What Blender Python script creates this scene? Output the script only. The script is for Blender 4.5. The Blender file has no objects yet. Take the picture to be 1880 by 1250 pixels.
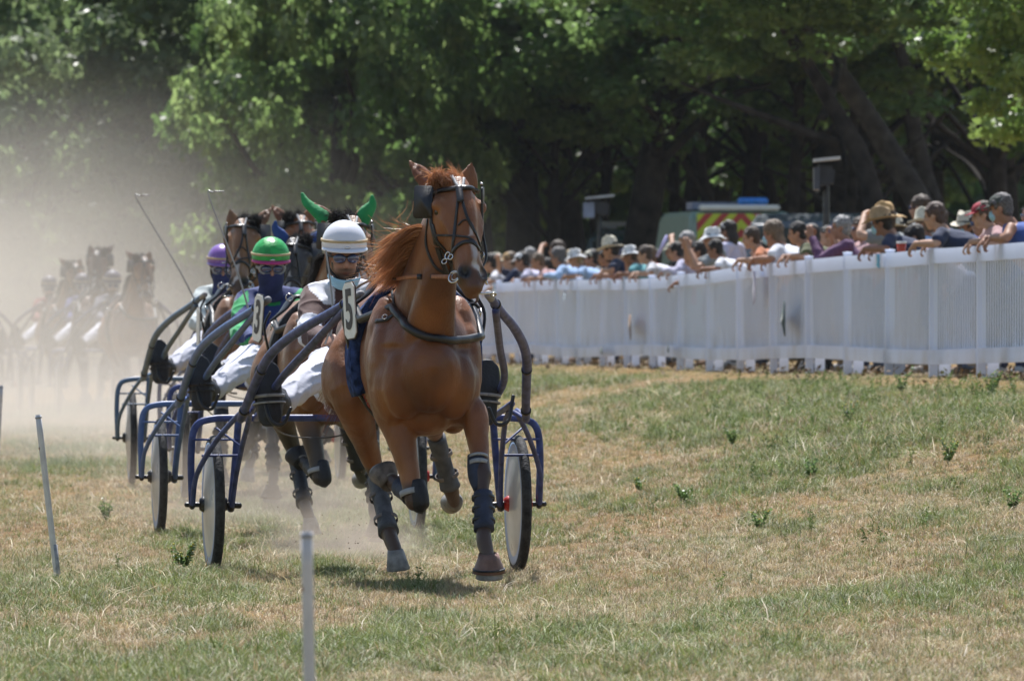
import bpy, bmesh, math, random
import numpy as np
from mathutils import Vector, Matrix, Quaternion, noise
from mathutils.bvhtree import BVHTree

# ------------------------------------------------------------------ camera, light, exposure
SC = bpy.context.scene
C = SC.collection
F = 16000.0            # focal length in pixels of the 1880 px wide photograph
CAMZ = 1.2
cam_d = bpy.data.cameras.new('camera'); cam = bpy.data.objects.new('camera', cam_d); C.objects.link(cam)
cam.location = (0, 0, CAMZ); cam.rotation_euler = (math.pi/2, 0, 0)
cam_d.sensor_width = 36.0; cam_d.lens = 36.0*F/1880.0
cam_d.clip_start = 0.5; cam_d.clip_end = 3000
cam_d.dof.use_dof = True; cam_d.dof.focus_distance = 41.8; cam_d.dof.aperture_fstop = 11.0
SC.camera = cam
SUN_EL = math.radians(60); SUN_AZ = math.radians(-4)       # azimuth clockwise from +Y (away from the camera)
sdir = Vector((math.sin(SUN_AZ)*math.cos(SUN_EL), math.cos(SUN_AZ)*math.cos(SUN_EL), math.sin(SUN_EL)))
W = bpy.data.worlds.new('World'); SC.world = W; W.use_nodes = True
wn = W.node_tree; bg = wn.nodes['Background']
sky = wn.nodes.new('ShaderNodeTexSky'); sky.sky_type = 'NISHITA'; sky.sun_disc = False
sky.sun_elevation = SUN_EL; sky.sun_rotation = SUN_AZ; sky.altitude = 200; sky.air_density = 1.4; sky.dust_density = .8
wn.links.new(sky.outputs[0], bg.inputs[0]); bg.inputs[1].default_value = 0.086
sl = bpy.data.lights.new('sun', 'SUN'); sl.energy = 5.0; sl.angle = math.radians(0.53); sl.color = (1.0, 0.975, 0.95)
sun = bpy.data.objects.new('sun', sl); C.objects.link(sun); sun.rotation_euler = sdir.to_track_quat('Z', 'Y').to_euler()
sun.location = (0, 60, 40)
SC.view_settings.view_transform = 'Standard'; SC.view_settings.look = 'None'
SC.view_settings.exposure = 0.70; SC.view_settings.gamma = 1.0; SC.view_settings.use_curve_mapping = False
SC.render.engine = 'CYCLES'
SC.cycles.use_denoising = True
SC.cycles.max_bounces = 6; SC.cycles.diffuse_bounces = 3; SC.cycles.glossy_bounces = 2
SC.cycles.transmission_bounces = 4; SC.cycles.transparent_max_bounces = 8; SC.cycles.volume_bounces = 1
SC.cycles.volume_step_rate = 1.5; SC.cycles.volume_max_steps = 96
random.seed(7); RNG = np.random.default_rng(11)

# ------------------------------------------------------------------ helpers
def P(px, py, D):
    """world point seen at photograph pixel (px, py) at distance D"""
    return Vector(((px-940.0)/F*D, D, CAMZ-(py-625.0)/F*D))
V = Vector

def put(o, label=None, cat=None, group=None, kind=None):
    if label: o['label'] = label
    if cat: o['category'] = cat
    if group: o['group'] = group
    if kind: o['kind'] = kind
    return o
def empty(name, loc=(0,0,0), rz=0.0, **k):
    o = bpy.data.objects.new(name, None); C.objects.link(o); o.location = loc; o.rotation_euler = (0,0,rz)
    o.empty_display_size = .1
    return put(o, **k)
def link(name, me, m=None, parent=None, loc=None, smooth=True, **k):
    if m is not None and len(me.materials) == 0: me.materials.append(m)
    o = bpy.data.objects.new(name, me); C.objects.link(o)
    if parent: o.parent = parent
    if loc is not None: o.location = loc
    if smooth and not me.get('sm'):
        me.polygons.foreach_set('use_smooth', [True]*len(me.polygons)); me['sm'] = 1
    if m is not None and len(o.material_slots) and o.material_slots[0].material != m:
        o.material_slots[0].link = 'OBJECT'; o.material_slots[0].material = m
    return put(o, **k)
def bm_mesh(bm, name='m'):
    bmesh.ops.recalc_face_normals(bm, faces=bm.faces)
    me = bpy.data.meshes.new(name); bm.to_mesh(me); bm.free(); return me
def np_mesh(verts, quads, name='m', tris=False):
    me = bpy.data.meshes.new(name); nv = len(verts); k = 3 if tris else 4; nq = len(quads)
    me.vertices.add(nv); me.vertices.foreach_set('co', np.asarray(verts, np.float32).ravel())
    me.loops.add(nq*k); me.loops.foreach_set('vertex_index', np.asarray(quads, np.int32).ravel())
    me.polygons.add(nq); me.polygons.foreach_set('loop_start', np.arange(0, nq*k, k, dtype=np.int32))
    me.update(calc_edges=True); return me
def vco(me):
    a = np.empty(len(me.vertices)*3, np.float32); me.vertices.foreach_get('co', a); return a.reshape(-1,3)
def setcol(me, name, rgb):
    a = me.attributes.new(name, 'FLOAT_COLOR', 'POINT'); n = len(me.vertices)
    b = np.ones((n,4), np.float32); b[:,:3] = rgb; a.data.foreach_set('color', b.ravel())
def setf(me, name, v):
    a = me.attributes.new(name, 'FLOAT', 'POINT'); a.data.foreach_set('value', np.asarray(v, np.float32))
def sstep(a, b, x):
    t = np.clip((x-a)/(b-a), 0, 1); return t*t*(3-2*t)

def box(bm, c, s, rz=0.0, M=None):
    vs = []
    for z in (-.5,.5):
        for x, y in ((-.5,-.5),(.5,-.5),(.5,.5),(-.5,.5)):
            p = V((x*s[0], y*s[1], z*s[2]))
            if M is not None: p = M @ p
            if rz: p = Matrix.Rotation(rz, 3, 'Z') @ p
            vs.append(bm.verts.new(p+V(c)))
    for f in ((0,3,2,1),(4,5,6,7),(0,1,5,4),(1,2,6,5),(2,3,7,6),(3,0,4,7)): bm.faces.new([vs[i] for i in f])
def cr(pts, sub):
    """Catmull-Rom resample of a list of equal-length tuples"""
    A = np.array(pts, float); n = len(A)
    if sub <= 1 or n < 2: return A
    E = np.vstack([2*A[0]-A[1], A, 2*A[-1]-A[-2]]); out = []
    for i in range(n-1):
        p0,p1,p2,p3 = E[i],E[i+1],E[i+2],E[i+3]
        for j in range(sub):
            t = j/sub; out.append(.5*((2*p1)+(-p0+p2)*t+(2*p0-5*p1+4*p2-p3)*t*t+(-p0+3*p1-3*p2+p3)*t**3))
    out.append(A[-1]); return np.array(out)
def tube(bm, pts, rad, n=10, sub=4, ref=(1,0,0), cap=True, power=None):
    """closed sweep through pts; rad = numbers or (along ref, across ref)"""
    R = [(r, r) if not hasattr(r, '__len__') else tuple(r) for r in (rad if hasattr(rad, '__len__') else [rad]*len(pts))]
    A = cr([tuple(p)+r for p, r in zip(pts, R)], sub); A[:,3:] = np.maximum(A[:,3:], 1e-4)
    Ps = [V(a[:3]) for a in A]; m = len(Ps); rings = []; ref = V(ref)
    T = [(Ps[min(i+1,m-1)]-Ps[max(i-1,0)]).normalized() for i in range(m)]
    def ring(c, t, ra, rb):
        s = ref-t*ref.dot(t)
        if s.length < 1e-3: s = V((0,0,1))-t*t.z
        if s.length < 1e-3: s = V((0,1,0))-t*t.y
        s.normalize(); u = t.cross(s); vs = []
        for k in range(n):
            a = 2*math.pi*k/n; ca, sa = math.cos(a), math.sin(a)
            if power: ca = math.copysign(abs(ca)**power, ca); sa = math.copysign(abs(sa)**power, sa)
            vs.append(bm.verts.new(c+s*(ra*ca)+u*(rb*sa)))
        return vs
    if cap:
        r = min(A[0,3:]); 
        for q in (.95,.7,.35): rings.append(ring(Ps[0]-T[0]*r*q*.8, T[0], A[0,3]*math.sqrt(1-q*q), A[0,4]*math.sqrt(1-q*q)))
    for i in range(m): rings.append(ring(Ps[i], T[i], A[i,3], A[i,4]))
    if cap:
        r = min(A[-1,3:])
        for q in (.35,.7,.95): rings.append(ring(Ps[-1]+T[-1]*r*q*.8, T[-1], A[-1,3]*math.sqrt(1-q*q), A[-1,4]*math.sqrt(1-q*q)))
    for a, b in zip(rings[:-1], rings[1:]):
        for k in range(n): bm.faces.new((a[k], a[(k+1)%n], b[(k+1)%n], b[k]))
    bm.faces.new(rings[0][::-1]); bm.faces.new(rings[-1])
def ell(bm, c, r, M=None, seg=14, rings=9):
    vs = []; top = None; c = V(c)
    if not hasattr(r, '__len__'): r = (r,r,r)
    def tr(p):
        p = V((p[0]*r[0], p[1]*r[1], p[2]*r[2]))
        return c+(M @ p if M is not None else p)
    top = bm.verts.new(tr((0,0,1))); bot = bm.verts.new(tr((0,0,-1)))
    for i in range(1, rings):
        th = math.pi*i/rings
        vs.append([bm.verts.new(tr((math.sin(th)*math.cos(2*math.pi*k/seg), math.sin(th)*math.sin(2*math.pi*k/seg), math.cos(th)))) for k in range(seg)])
    for k in range(seg):
        bm.faces.new((top, vs[0][k], vs[0][(k+1)%seg])); bm.faces.new((bot, vs[-1][(k+1)%seg], vs[-1][k]))
    for a, b in zip(vs[:-1], vs[1:]):
        for k in range(seg): bm.faces.new((a[k], b[k], b[(k+1)%seg], a[(k+1)%seg]))
def revolve(bm, prof, c=(0,0,0), M=None, n=32):
    """profile of (radius, height) about the local z axis"""
    c = V(c); rows = []
    for r, h in prof:
        row = []
        for k in range(n):
            a = 2*math.pi*k/n; p = V((r*math.cos(a), r*math.sin(a), h))
            if M is not None: p = M @ p
            row.append(bm.verts.new(c+p))
        rows.append(row)
    for a, b in zip(rows[:-1], rows[1:]):
        for k in range(n): bm.faces.new((a[k], a[(k+1)%n], b[(k+1)%n], b[k]))
    if prof[0][0] > 1e-4: bm.faces.new(rows[0][::-1])
    if prof[-1][0] > 1e-4: bm.faces.new(rows[-1])
def organic(bm, voxel, smooth=4, name='m'):
    """union of the closed shells in bm as one continuous smooth skin"""
    bmesh.ops.recalc_face_normals(bm, faces=bm.faces)
    me = bpy.data.meshes.new('t'); bm.to_mesh(me); bm.free()
    o = bpy.data.objects.new('t', me); C.objects.link(o)
    r = o.modifiers.new('r', 'REMESH'); r.mode = 'VOXEL'; r.voxel_size = voxel; r.use_smooth_shade = True
    if smooth:
        s = o.modifiers.new('s', 'SMOOTH'); s.factor = .5; s.iterations = smooth
    dg = bpy.context.evaluated_depsgraph_get(); dg.update()
    out = bpy.data.meshes.new_from_object(o.evaluated_get(dg), preserve_all_data_layers=False, depsgraph=dg)
    out.name = name; bpy.data.objects.remove(o); bpy.data.meshes.remove(me)
    return out
def ribbon(bm, pts, nrm, w, th, sub=3):
    """strap: a flat band of width w and thickness th that follows pts with surface normals nrm"""
    A = cr([tuple(p)+tuple(n) for p, n in zip(pts, nrm)], sub); m = len(A); rows = []
    for i in range(m):
        p = V(A[i,:3]); n = V(A[i,3:]).normalized(); t = V(A[min(i+1,m-1),:3])-V(A[max(i-1,0),:3]); s = t.cross(n)
        if s.length < 1e-6: s = V((1,0,0))
        s.normalize()
        rows.append([bm.verts.new(p+s*w/2-n*th*.6), bm.verts.new(p+s*w*.46+n*th*.5), bm.verts.new(p-s*w*.46+n*th*.5), bm.verts.new(p-s*w/2-n*th*.6)])
    for a, b in zip(rows[:-1], rows[1:]):
        for k in range(4): bm.faces.new((a[k], a[(k+1)%4], b[(k+1)%4], b[k]))
    bm.faces.new(rows[0][::-1]); bm.faces.new(rows[-1])

# ------------------------------------------------------------------ materials
def nt(name):
    m = bpy.data.materials.new(name); m.use_nodes = True; t = m.node_tree
    return m, t, t.nodes['Principled BSDF']
def mat(name, col, rough=.6, spec=.4, metal=0.0, var=0.12, scale=8.0, bump=0.0, bscale=60.0, sheen=0.0, col2=None, coat=0.0, attr=None):
    """one surface: colour mottled by two noises, with fine relief"""
    m, t, b = nt(name); N = t.nodes; L = t.links
    tc = N.new('ShaderNodeTexCoord'); n1 = N.new('ShaderNodeTexNoise'); n1.inputs['Scale'].default_value = scale; n1.inputs['Detail'].default_value = 6
    L.new(tc.outputs['Object'], n1.inputs['Vector'])
    mix = N.new('ShaderNodeMix'); mix.data_type = 'RGBA'; mix.inputs[0].default_value = .5
    c = col; c2 = col2 or tuple(max(0, x*(1-2.2*var)) for x in c); c1 = tuple(min(1, x*(1+1.2*var)) for x in c)
    mix.inputs[6].default_value = (*c1, 1); mix.inputs[7].default_value = (*c2, 1)
    rmp = N.new('ShaderNodeMapRange'); rmp.inputs[1].default_value = .3; rmp.inputs[2].default_value = .7
    L.new(n1.outputs[0], rmp.inputs[0]); L.new(rmp.outputs[0], mix.inputs[0])
    out = mix.outputs[2]
    if attr:
        a = N.new('ShaderNodeAttribute'); a.attribute_name = attr
        mm = N.new('ShaderNodeMix'); mm.data_type = 'RGBA'; mm.blend_type = 'MULTIPLY'; mm.inputs[0].default_value = 1
        L.new(out, mm.inputs[6]); L.new(a.outputs['Color'], mm.inputs[7]); out = mm.outputs[2]
    L.new(out, b.inputs['Base Color'])
    rr = N.new('ShaderNodeMapRange'); rr.inputs[3].default_value = max(0.02, rough-.08); rr.inputs[4].default_value = min(1, rough+.1)
    L.new(n1.outputs[0], rr.inputs[0]); L.new(rr.outputs[0], b.inputs['Roughness'])
    b.inputs['Specular IOR Level'].default_value = spec; b.inputs['Metallic'].default_value = metal
    b.inputs['Sheen Weight'].default_value = sheen; b.inputs['Coat Weight'].default_value = coat
    if bump:
        n2 = N.new('ShaderNodeTexNoise'); n2.inputs['Scale'].default_value = bscale; n2.inputs['Detail'].default_value = 4
        L.new(tc.outputs['Object'], n2.inputs['Vector'])
        bp = N.new('ShaderNodeBump'); bp.inputs['Strength'].default_value = bump; bp.inputs['Distance'].default_value = .01
        L.new(n2.outputs[0], bp.inputs['Height']); L.new(bp.outputs[0], b.inputs['Normal'])
    return m
_mc = {}
def cmat(kind, col, **k):
    key = (kind, tuple(round(c,3) for c in col))
    if key not in _mc: _mc[key] = mat(kind, col, **k)
    return _mc[key]
def cloth(col): return cmat('cloth', col, rough=.85, spec=.2, var=.1, scale=5, bump=.5, bscale=18, sheen=.2)
def skinm(col): return cmat('skin', col, rough=.55, spec=.35, var=.08, scale=12, bump=.1)
# ------------------------------------------------------------------ ground
def fence_x(D): return 3.9-0.0857*(D-67.0)
def zG(x, D):
    x = np.asarray(x, float); D = np.asarray(D, float)
    zt = np.interp(D, [0,50,66,113,200,320], [0,0,.1,.22,.6,2.0])
    u = x-fence_x(D); s = sstep(-6.3, .5, u); zf = .905+np.interp(D, [0,120,320],[0,0,2.0])
    w = .5-.5*np.cos(np.clip((D-20)/40,0,1)*np.pi)
    s = s*(.0+1.0*np.clip(w+.0,0,1))
    und = .012*np.sin(x*1.9+D*.37)+.006*np.sin(x*4.1-D*.83)
    return zt*(1-s)+zf*s+und*.8
def zg(x, D): return float(zG(x, D))
_p = RNG.random((3,64,64))
def vnoise(x, y, k=0):
    xi = np.floor(x).astype(int); yi = np.floor(y).astype(int); fx = x-xi; fy = y-yi
    fx = fx*fx*(3-2*fx); fy = fy*fy*(3-2*fy); T = _p[k]
    a = T[xi%64, yi%64]; b = T[(xi+1)%64, yi%64]; c = T[xi%64, (yi+1)%64]; d = T[(xi+1)%64, (yi+1)%64]
    return (a*(1-fx)+b*fx)*(1-fy)+(c*(1-fx)+d*fx)*fy
def fbm(x, y, k=0, o=4):
    s = 0; a = .5; n = 0
    for i in range(o): s = s+a*vnoise(x*2**i+i*17.3+.15*y, y*2**i+i*5.1-.6*x, k); n += a; a *= .55
    return s/n
GREEN = [(1450,712,420,22,.62),(1780,722,160,26,.75),(1150,705,260,16,.45),(1500,905,300,30,.5),(1150,720,330,42,.55),(1330,805,210,42,.75),(1520,760,240,42,.6),(1760,765,180,50,.8),(1450,855,250,35,.7),(1760,900,200,40,.8),(1090,790,120,40,.5),(60,1150,110,80,.6),(350,1090,150,40,.55),
  (620,1050,80,28,.9),(760,1150,100,50,.6),(520,1210,200,50,.3),(1650,950,250,28,.5),(1800,1010,120,40,.45),(120,830,120,50,.5),(1000,760,80,70,.5),(1100,1010,140,30,.3),(1400,1040,150,30,.3),(330,990,60,30,.5),(1870,840,110,80,.85),(1600,800,150,60,.5),(200,760,150,30,.3)]
def patch(x, D):
    """greenness, bareness and straw of the turf at a place"""
    g = fbm(x*.55+3, D*.17+1, 0, 5); b = fbm(x*.7+40, D*.22+9, 1, 5); st = fbm(x*1.4+80, D*.5, 2, 4)
    pz = zG(x, D); ppx = 940+x/D*F; ppy = 625-(pz-CAMZ)/D*F; gg = np.zeros(len(x))
    for cx, cy, rx, ry, am in GREEN: gg = np.maximum(gg, am*np.exp(-((ppx-cx)/rx)**2-((ppy-cy)/ry)**2))
    g = g-.10+.42*gg*(.55+.9*fbm(x*1.7+9, D*.6, 2, 4))
    green = sstep(.38, .70, g); bare = sstep(.55, .72, b)*(1-green)
    fr = sstep(-.9, -.2, x-fence_x(D)); green = green*(1-.8*fr)
    return green, bare, st
def turf_col(x, D):
    g, b, s = patch(x, D); g = g[:,None]; b = b[:,None]; s = s[:,None]
    straw = np.array([.36,.30,.16])*(1-s)+np.array([.36,.22,.09])*s
    green = np.array([.155,.175,.05]); soil = np.array([.26,.18,.11])
    c = (straw*(1-g)+green*g)*.9
    return c*(1-b*.6)+soil*b*.6
def grid_sheet(xs, ys):
    X, Y = np.meshgrid(xs, ys); X = X.ravel(); Y = Y.ravel(); Z = zG(X, Y); nx = len(xs); ny = len(ys)
    i = np.arange(nx-1)[None,:]+np.arange(ny-1)[:,None]*nx; i = i.ravel()
    return X, Y, Z, np.stack([i, i+1, i+1+nx, i+nx], 1)
ys = np.concatenate([np.arange(-30,20,5.), np.arange(20,60,.12), np.arange(60,90,.25), np.arange(90,140,.5), np.arange(140,300,4.), np.arange(300,1500,60.)])
xs = np.concatenate([np.arange(-900,-60,60.), np.arange(-60,-12,4.), np.arange(-12,-5,.4), np.arange(-5,7,.12), np.arange(7,14,.5), np.arange(14,60,4.), np.arange(60,901,60.)])
X, Y, Z, Q = grid_sheet(xs, ys)
gme = np_mesh(np.stack([X,Y,Z],1), Q, 'ground'); setcol(gme, 'turf', turf_col(X, Y))
m, t, b = nt('dry_turf_soil'); N = t.nodes; L = t.links
a = N.new('ShaderNodeAttribute'); a.attribute_name = 'turf'
tc = N.new('ShaderNodeTexCoord')
n1 = N.new('ShaderNodeTexNoise'); n1.inputs['Scale'].default_value = 14; n1.inputs['Detail'].default_value = 9; n1.inputs['Roughness'].default_value = .75
n2 = N.new('ShaderNodeTexNoise'); n2.inputs['Scale'].default_value = 90; n2.inputs['Detail'].default_value = 5
L.new(tc.outputs['Object'], n1.inputs['Vector']); L.new(tc.outputs['Object'], n2.inputs['Vector'])
r = N.new('ShaderNodeValToRGB'); r.color_ramp.elements[0].position = .33; r.color_ramp.elements[0].color = (.22,.18,.15,1); r.color_ramp.elements[1].position = .68; r.color_ramp.elements[1].color = (1.15,1.08,1,1)
L.new(n1.outputs[0], r.inputs[0])
mm = N.new('ShaderNodeMix'); mm.data_type = 'RGBA'; mm.blend_type = 'MULTIPLY'; mm.inputs[0].default_value = 1
L.new(a.outputs['Color'], mm.inputs[6]); L.new(r.outputs[0], mm.inputs[7]); L.new(mm.outputs[2], b.inputs['Base Color'])
b.inputs['Roughness'].default_value = .95; b.inputs['Specular IOR Level'].default_value = .1
bp = N.new('ShaderNodeBump'); bp.inputs['Strength'].default_value = .9; bp.inputs['Distance'].default_value = .03
L.new(n1.outputs[0], bp.inputs['Height']); L.new(bp.outputs[0], b.inputs['Normal'])
link('ground', gme, m, kind='structure')

# ------------------------------------------------------------------ grass tufts scattered on the ground (stuff)
def blade_mat():
    m, t, b = nt('grass_blade'); N = t.nodes; L = t.links
    a = N.new('ShaderNodeAttribute'); a.attribute_name = 'tint'; a.attribute_type = 'INSTANCER'
    v = N.new('ShaderNodeAttribute'); v.attribute_name = 'bladev'
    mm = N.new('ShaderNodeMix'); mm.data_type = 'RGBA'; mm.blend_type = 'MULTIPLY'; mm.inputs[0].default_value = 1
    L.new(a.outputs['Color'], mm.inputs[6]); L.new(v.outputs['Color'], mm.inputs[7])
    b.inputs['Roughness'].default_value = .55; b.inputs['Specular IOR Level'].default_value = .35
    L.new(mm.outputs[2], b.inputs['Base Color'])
    tr = N.new('ShaderNodeBsdfTranslucent'); L.new(mm.outputs[2], tr.inputs[0])
    mx = N.new('ShaderNodeMixShader'); mx.inputs[0].default_value = .28
    L.new(b.outputs[0], mx.inputs[1]); L.new(tr.outputs[0], mx.inputs[2]); L.new(mx.outputs[0], N['Material Output'].inputs[0])
    return m
GM = blade_mat()
def tuft(nb, h, spread, lean, w, seed, leafy=False):
    rg = np.random.default_rng(seed); vs = []; qs = []; cols = []
    for i in range(nb):
        a = rg.uniform(0, 2*np.pi); r0 = spread*np.sqrt(rg.random()); p = np.array([r0*np.cos(a), r0*np.sin(a), -.005])
        b2 = rg.uniform(0, 2*np.pi); dv = np.array([np.cos(b2), np.sin(b2), 0]); hh = h*rg.uniform(.45, 1.1); ln = lean*rg.uniform(.3, 1.3)
        sd = np.array([-dv[1], dv[0], 0])*w*rg.uniform(.6,1.3)*.5; c = rg.uniform(.6, 1.3); tint = np.array([c*rg.uniform(.9,1.12), c, c*rg.uniform(.8,1.15)])
        k0 = len(vs)
        for j, t in enumerate((0, .5, 1.0)):
            q = p+dv*hh*ln*t**1.7+np.array([0,0,hh*t*(1-.35*ln*t)]); ww = (1-t*.85)
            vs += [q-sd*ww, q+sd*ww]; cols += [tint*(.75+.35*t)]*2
        qs += [(k0,k0+1,k0+3,k0+2),(k0+2,k0+3,k0+5,k0+4)]
        if leafy:
            for q_ in range(7):
                t = rg.uniform(.25,1); q = p+dv*hh*ln*t**1.7+np.array([0,0,hh*t*(1-.35*ln*t)])
                d3 = rg.normal(size=3); d3[2] *= .5; d3 /= np.linalg.norm(d3); s3 = np.cross(d3, rg.normal(size=3)); s3 /= np.linalg.norm(s3)
                k1 = len(vs); l = .016*rg.uniform(.7,1.4)
                vs += [q, q+d3*l*.5+s3*l*.35, q+d3*l, q+d3*l*.5-s3*l*.35]; cols += [tint]*4; qs.append((k1,k1+1,k1+2,k1+3))
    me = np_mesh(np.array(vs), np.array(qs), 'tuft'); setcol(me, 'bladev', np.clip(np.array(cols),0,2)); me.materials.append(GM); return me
TC = bpy.data.collections.new('tuft_sources')
specs = [(20,.035,.06,1.6,.004,1),(22,.03,.07,2.2,.0035,2),(18,.045,.05,1.1,.004,3),(16,.05,.06,1.5,.0035,4),   # 0-3 short dry mat
         (26,.060,.050,1.0,.0045,5),(26,.075,.055,1.3,.0045,6),                                                     # 4-5 green tufts
         (5,.14,.05,.5,.003,7),(6,.11,.05,.9,.003,8)]                                                           # 6-7 thin stalks
for i, s in enumerate(specs):
    o = bpy.data.objects.new('tuft_%02d' % i, tuft(*s)); TC.objects.link(o)
o = bpy.data.objects.new('tuft_08', tuft(9,.16,.05,.5,.003,9,True)); TC.objects.link(o)
o = bpy.data.objects.new('tuft_09', tuft(14,.14,.09,2.3,.0045,10)); TC.objects.link(o)
def scatter_group():
    g = bpy.data.node_groups.new('scatter', 'GeometryNodeTree')
    g.interface.new_socket('Geometry', in_out='INPUT', socket_type='NodeSocketGeometry'); g.interface.new_socket('Geometry', in_out='OUTPUT', socket_type='NodeSocketGeometry')
    N = g.nodes; L = g.links; gi = N.new('NodeGroupInput'); go = N.new('NodeGroupOutput')
    ip = N.new('GeometryNodeInstanceOnPoints'); ci = N.new('GeometryNodeCollectionInfo')
    ci.inputs[0].default_value = TC; ci.inputs['Separate Children'].default_value = True; ci.inputs['Reset Children'].default_value = True
    def na(n, ty):
        a = N.new('GeometryNodeInputNamedAttribute'); a.data_type = ty; a.inputs[0].default_value = n; return a.outputs[0]
    L.new(gi.outputs[0], ip.inputs['Points']); L.new(ci.outputs[0], ip.inputs['Instance']); ip.inputs['Pick Instance'].default_value = True
    L.new(na('idx','INT'), ip.inputs['Instance Index']); L.new(na('rot','FLOAT_VECTOR'), ip.inputs['Rotation']); L.new(na('scl','FLOAT'), ip.inputs['Scale'])
    L.new(ip.outputs[0], go.inputs[0]); return g
SG = scatter_group()
def scatter(name, X, Y, idx, scl, tint, **k):
    n = len(X); Z = zG(X, Y); me = bpy.data.meshes.new(name); me.vertices.add(n)
    me.vertices.foreach_set('co', np.stack([X,Y,Z],1).astype(np.float32).ravel())
    a = me.attributes.new('idx','INT','POINT'); a.data.foreach_set('value', idx.astype(np.int32))
    setf(me, 'scl', scl); setcol(me, 'tint', tint)
    a = me.attributes.new('rot','FLOAT_VECTOR','POINT'); rot = np.zeros((n,3), np.float32); rot[:,2] = RNG.uniform(0, 6.28, n); rot[:,:2] = RNG.normal(0,.12,(n,2)); a.data.foreach_set('vector', rot.ravel())
    o = link(name, me, smooth=False, **k); md = o.modifiers.new('s','NODES'); md.node_group = SG; return o
def spread(D0, D1, dens, marg=.9):
    """random places in the strip of track between two distances"""
    A = ((D0+D1)/2*1880/F+2*marg)*(D1-D0); n = int(A*dens); D = RNG.uniform(D0, D1, int(n*1.5))
    D = D[RNG.random(len(D)) < D/D1][:n]; hw = D*940/F+marg+D*.006
    return RNG.uniform(-1,1,len(D))*hw, D
XX = []; DD = []
for D0, D1, dn in ((27,36,520),(36,48,520),(48,60,260),(60,80,110),(80,125,45)):
    x, d = spread(D0, D1, dn); XX.append(x); DD.append(d)
X = np.concatenate(XX); D = np.concatenate(DD); n = len(X)
keep = X < fence_x(D)+3.0; X = X[keep]; D = D[keep]; n = len(X)
g, ba, st = patch(X, D); rr = RNG.random(n)
keep = rr > ba*.55; X, D, g, ba, st = X[keep], D[keep], g[keep], ba[keep], st[keep]; n = len(X)
r1 = RNG.random(n); r2 = RNG.random(n); isg = r1 < (.20+.58*g)
idx = np.where(isg, np.where(r2 < .42, 4, np.where(r2 < .62, 5, np.floor(r2*3.99))), np.where(r2 < .93, np.floor(r2/.93*3.99), 6+(r2 > .965)))
long_ = RNG.random(n) < .008; idx = np.where(long_, 9, idx)
fibre = RNG.random(n)[:,None]; fibre = np.where(long_[:,None], 1.3, fibre)
dry = (np.array([.42,.34,.185])*(1-fibre)+np.array([.58,.51,.34])*fibre)*(1-.42*st[:,None]*np.array([.1,.62,.95]))
grn = np.array([.12,.175,.038])*(1-fibre)+np.array([.32,.36,.12])*fibre
tint = np.where((isg & ~long_ & (RNG.random(n) < .85))[:,None], grn, dry)*RNG.uniform(.52,1.14,(n,1))
scl = RNG.uniform(.7,1.35,n)*(1+np.clip((D-48)/60,0,1)*.7)*np.where(isg & (idx > 3), .7+.4*g, .85)*(1-.6*sstep(-1.6,-.5,X-fence_x(D)))
CL = [(612,1052,55,9),(650,1062,40,8),(155,1095,45,7),(430,1062,50,8),(745,1085,45,7),(770,1150,80,8),(1175,880,50,7),(1395,958,45,6),(1830,1000,70,9),(1290,815,60,7),(1450,975,60,6),(60,1040,50,8),(1080,920,40,5),(380,1150,70,7)]
cx_ = []; cd_ = []
for cx, cy, rx, ry in CL:
    n_ = int(rx*1.1); py_ = RNG.normal(cy, ry*1.1, n_); Dc = CAMZ*F/(np.maximum(py_, 700)-625) if cx < 1000 else None
    if Dc is None:
        Dg = np.linspace(38, 75, 200); pyg = 625-(zG((cx-940)/F*Dg, Dg)-CAMZ)/Dg*F; Dc = np.interp(-py_, -pyg, Dg)
    cx_.append((RNG.normal(cx, rx*.5, n_)-940)/F*Dc); cd_.append(Dc)
cx_ = np.concatenate(cx_); cd_ = np.concatenate(cd_); m_ = len(cx_)
X = np.concatenate([X,cx_]); D = np.concatenate([D,cd_]); idx = np.concatenate([idx, RNG.integers(4,6,m_)]); scl = np.concatenate([scl, RNG.uniform(.6,1.35,m_)]); tint = np.concatenate([tint, np.array([.15,.175,.06])*RNG.uniform(.7,1.7,(m_,1))])
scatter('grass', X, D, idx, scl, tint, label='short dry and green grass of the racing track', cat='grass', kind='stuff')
# weeds: taller leafy green plants in loose drifts
x, d = spread(40, 78, 7); g, ba, st = patch(x, d); k = (RNG.random(len(x)) < .02+.75*g*sstep(.2,1.4,x)); x, d = x[k], d[k]
n = len(x); scatter('weeds', x, d, np.full(n,8), RNG.uniform(.35,.95,n), np.array([.13,.19,.055])*RNG.uniform(.7,1.5,(n,1)), label='leafy green weeds standing above the track turf', cat='weeds', kind='stuff')

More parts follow.
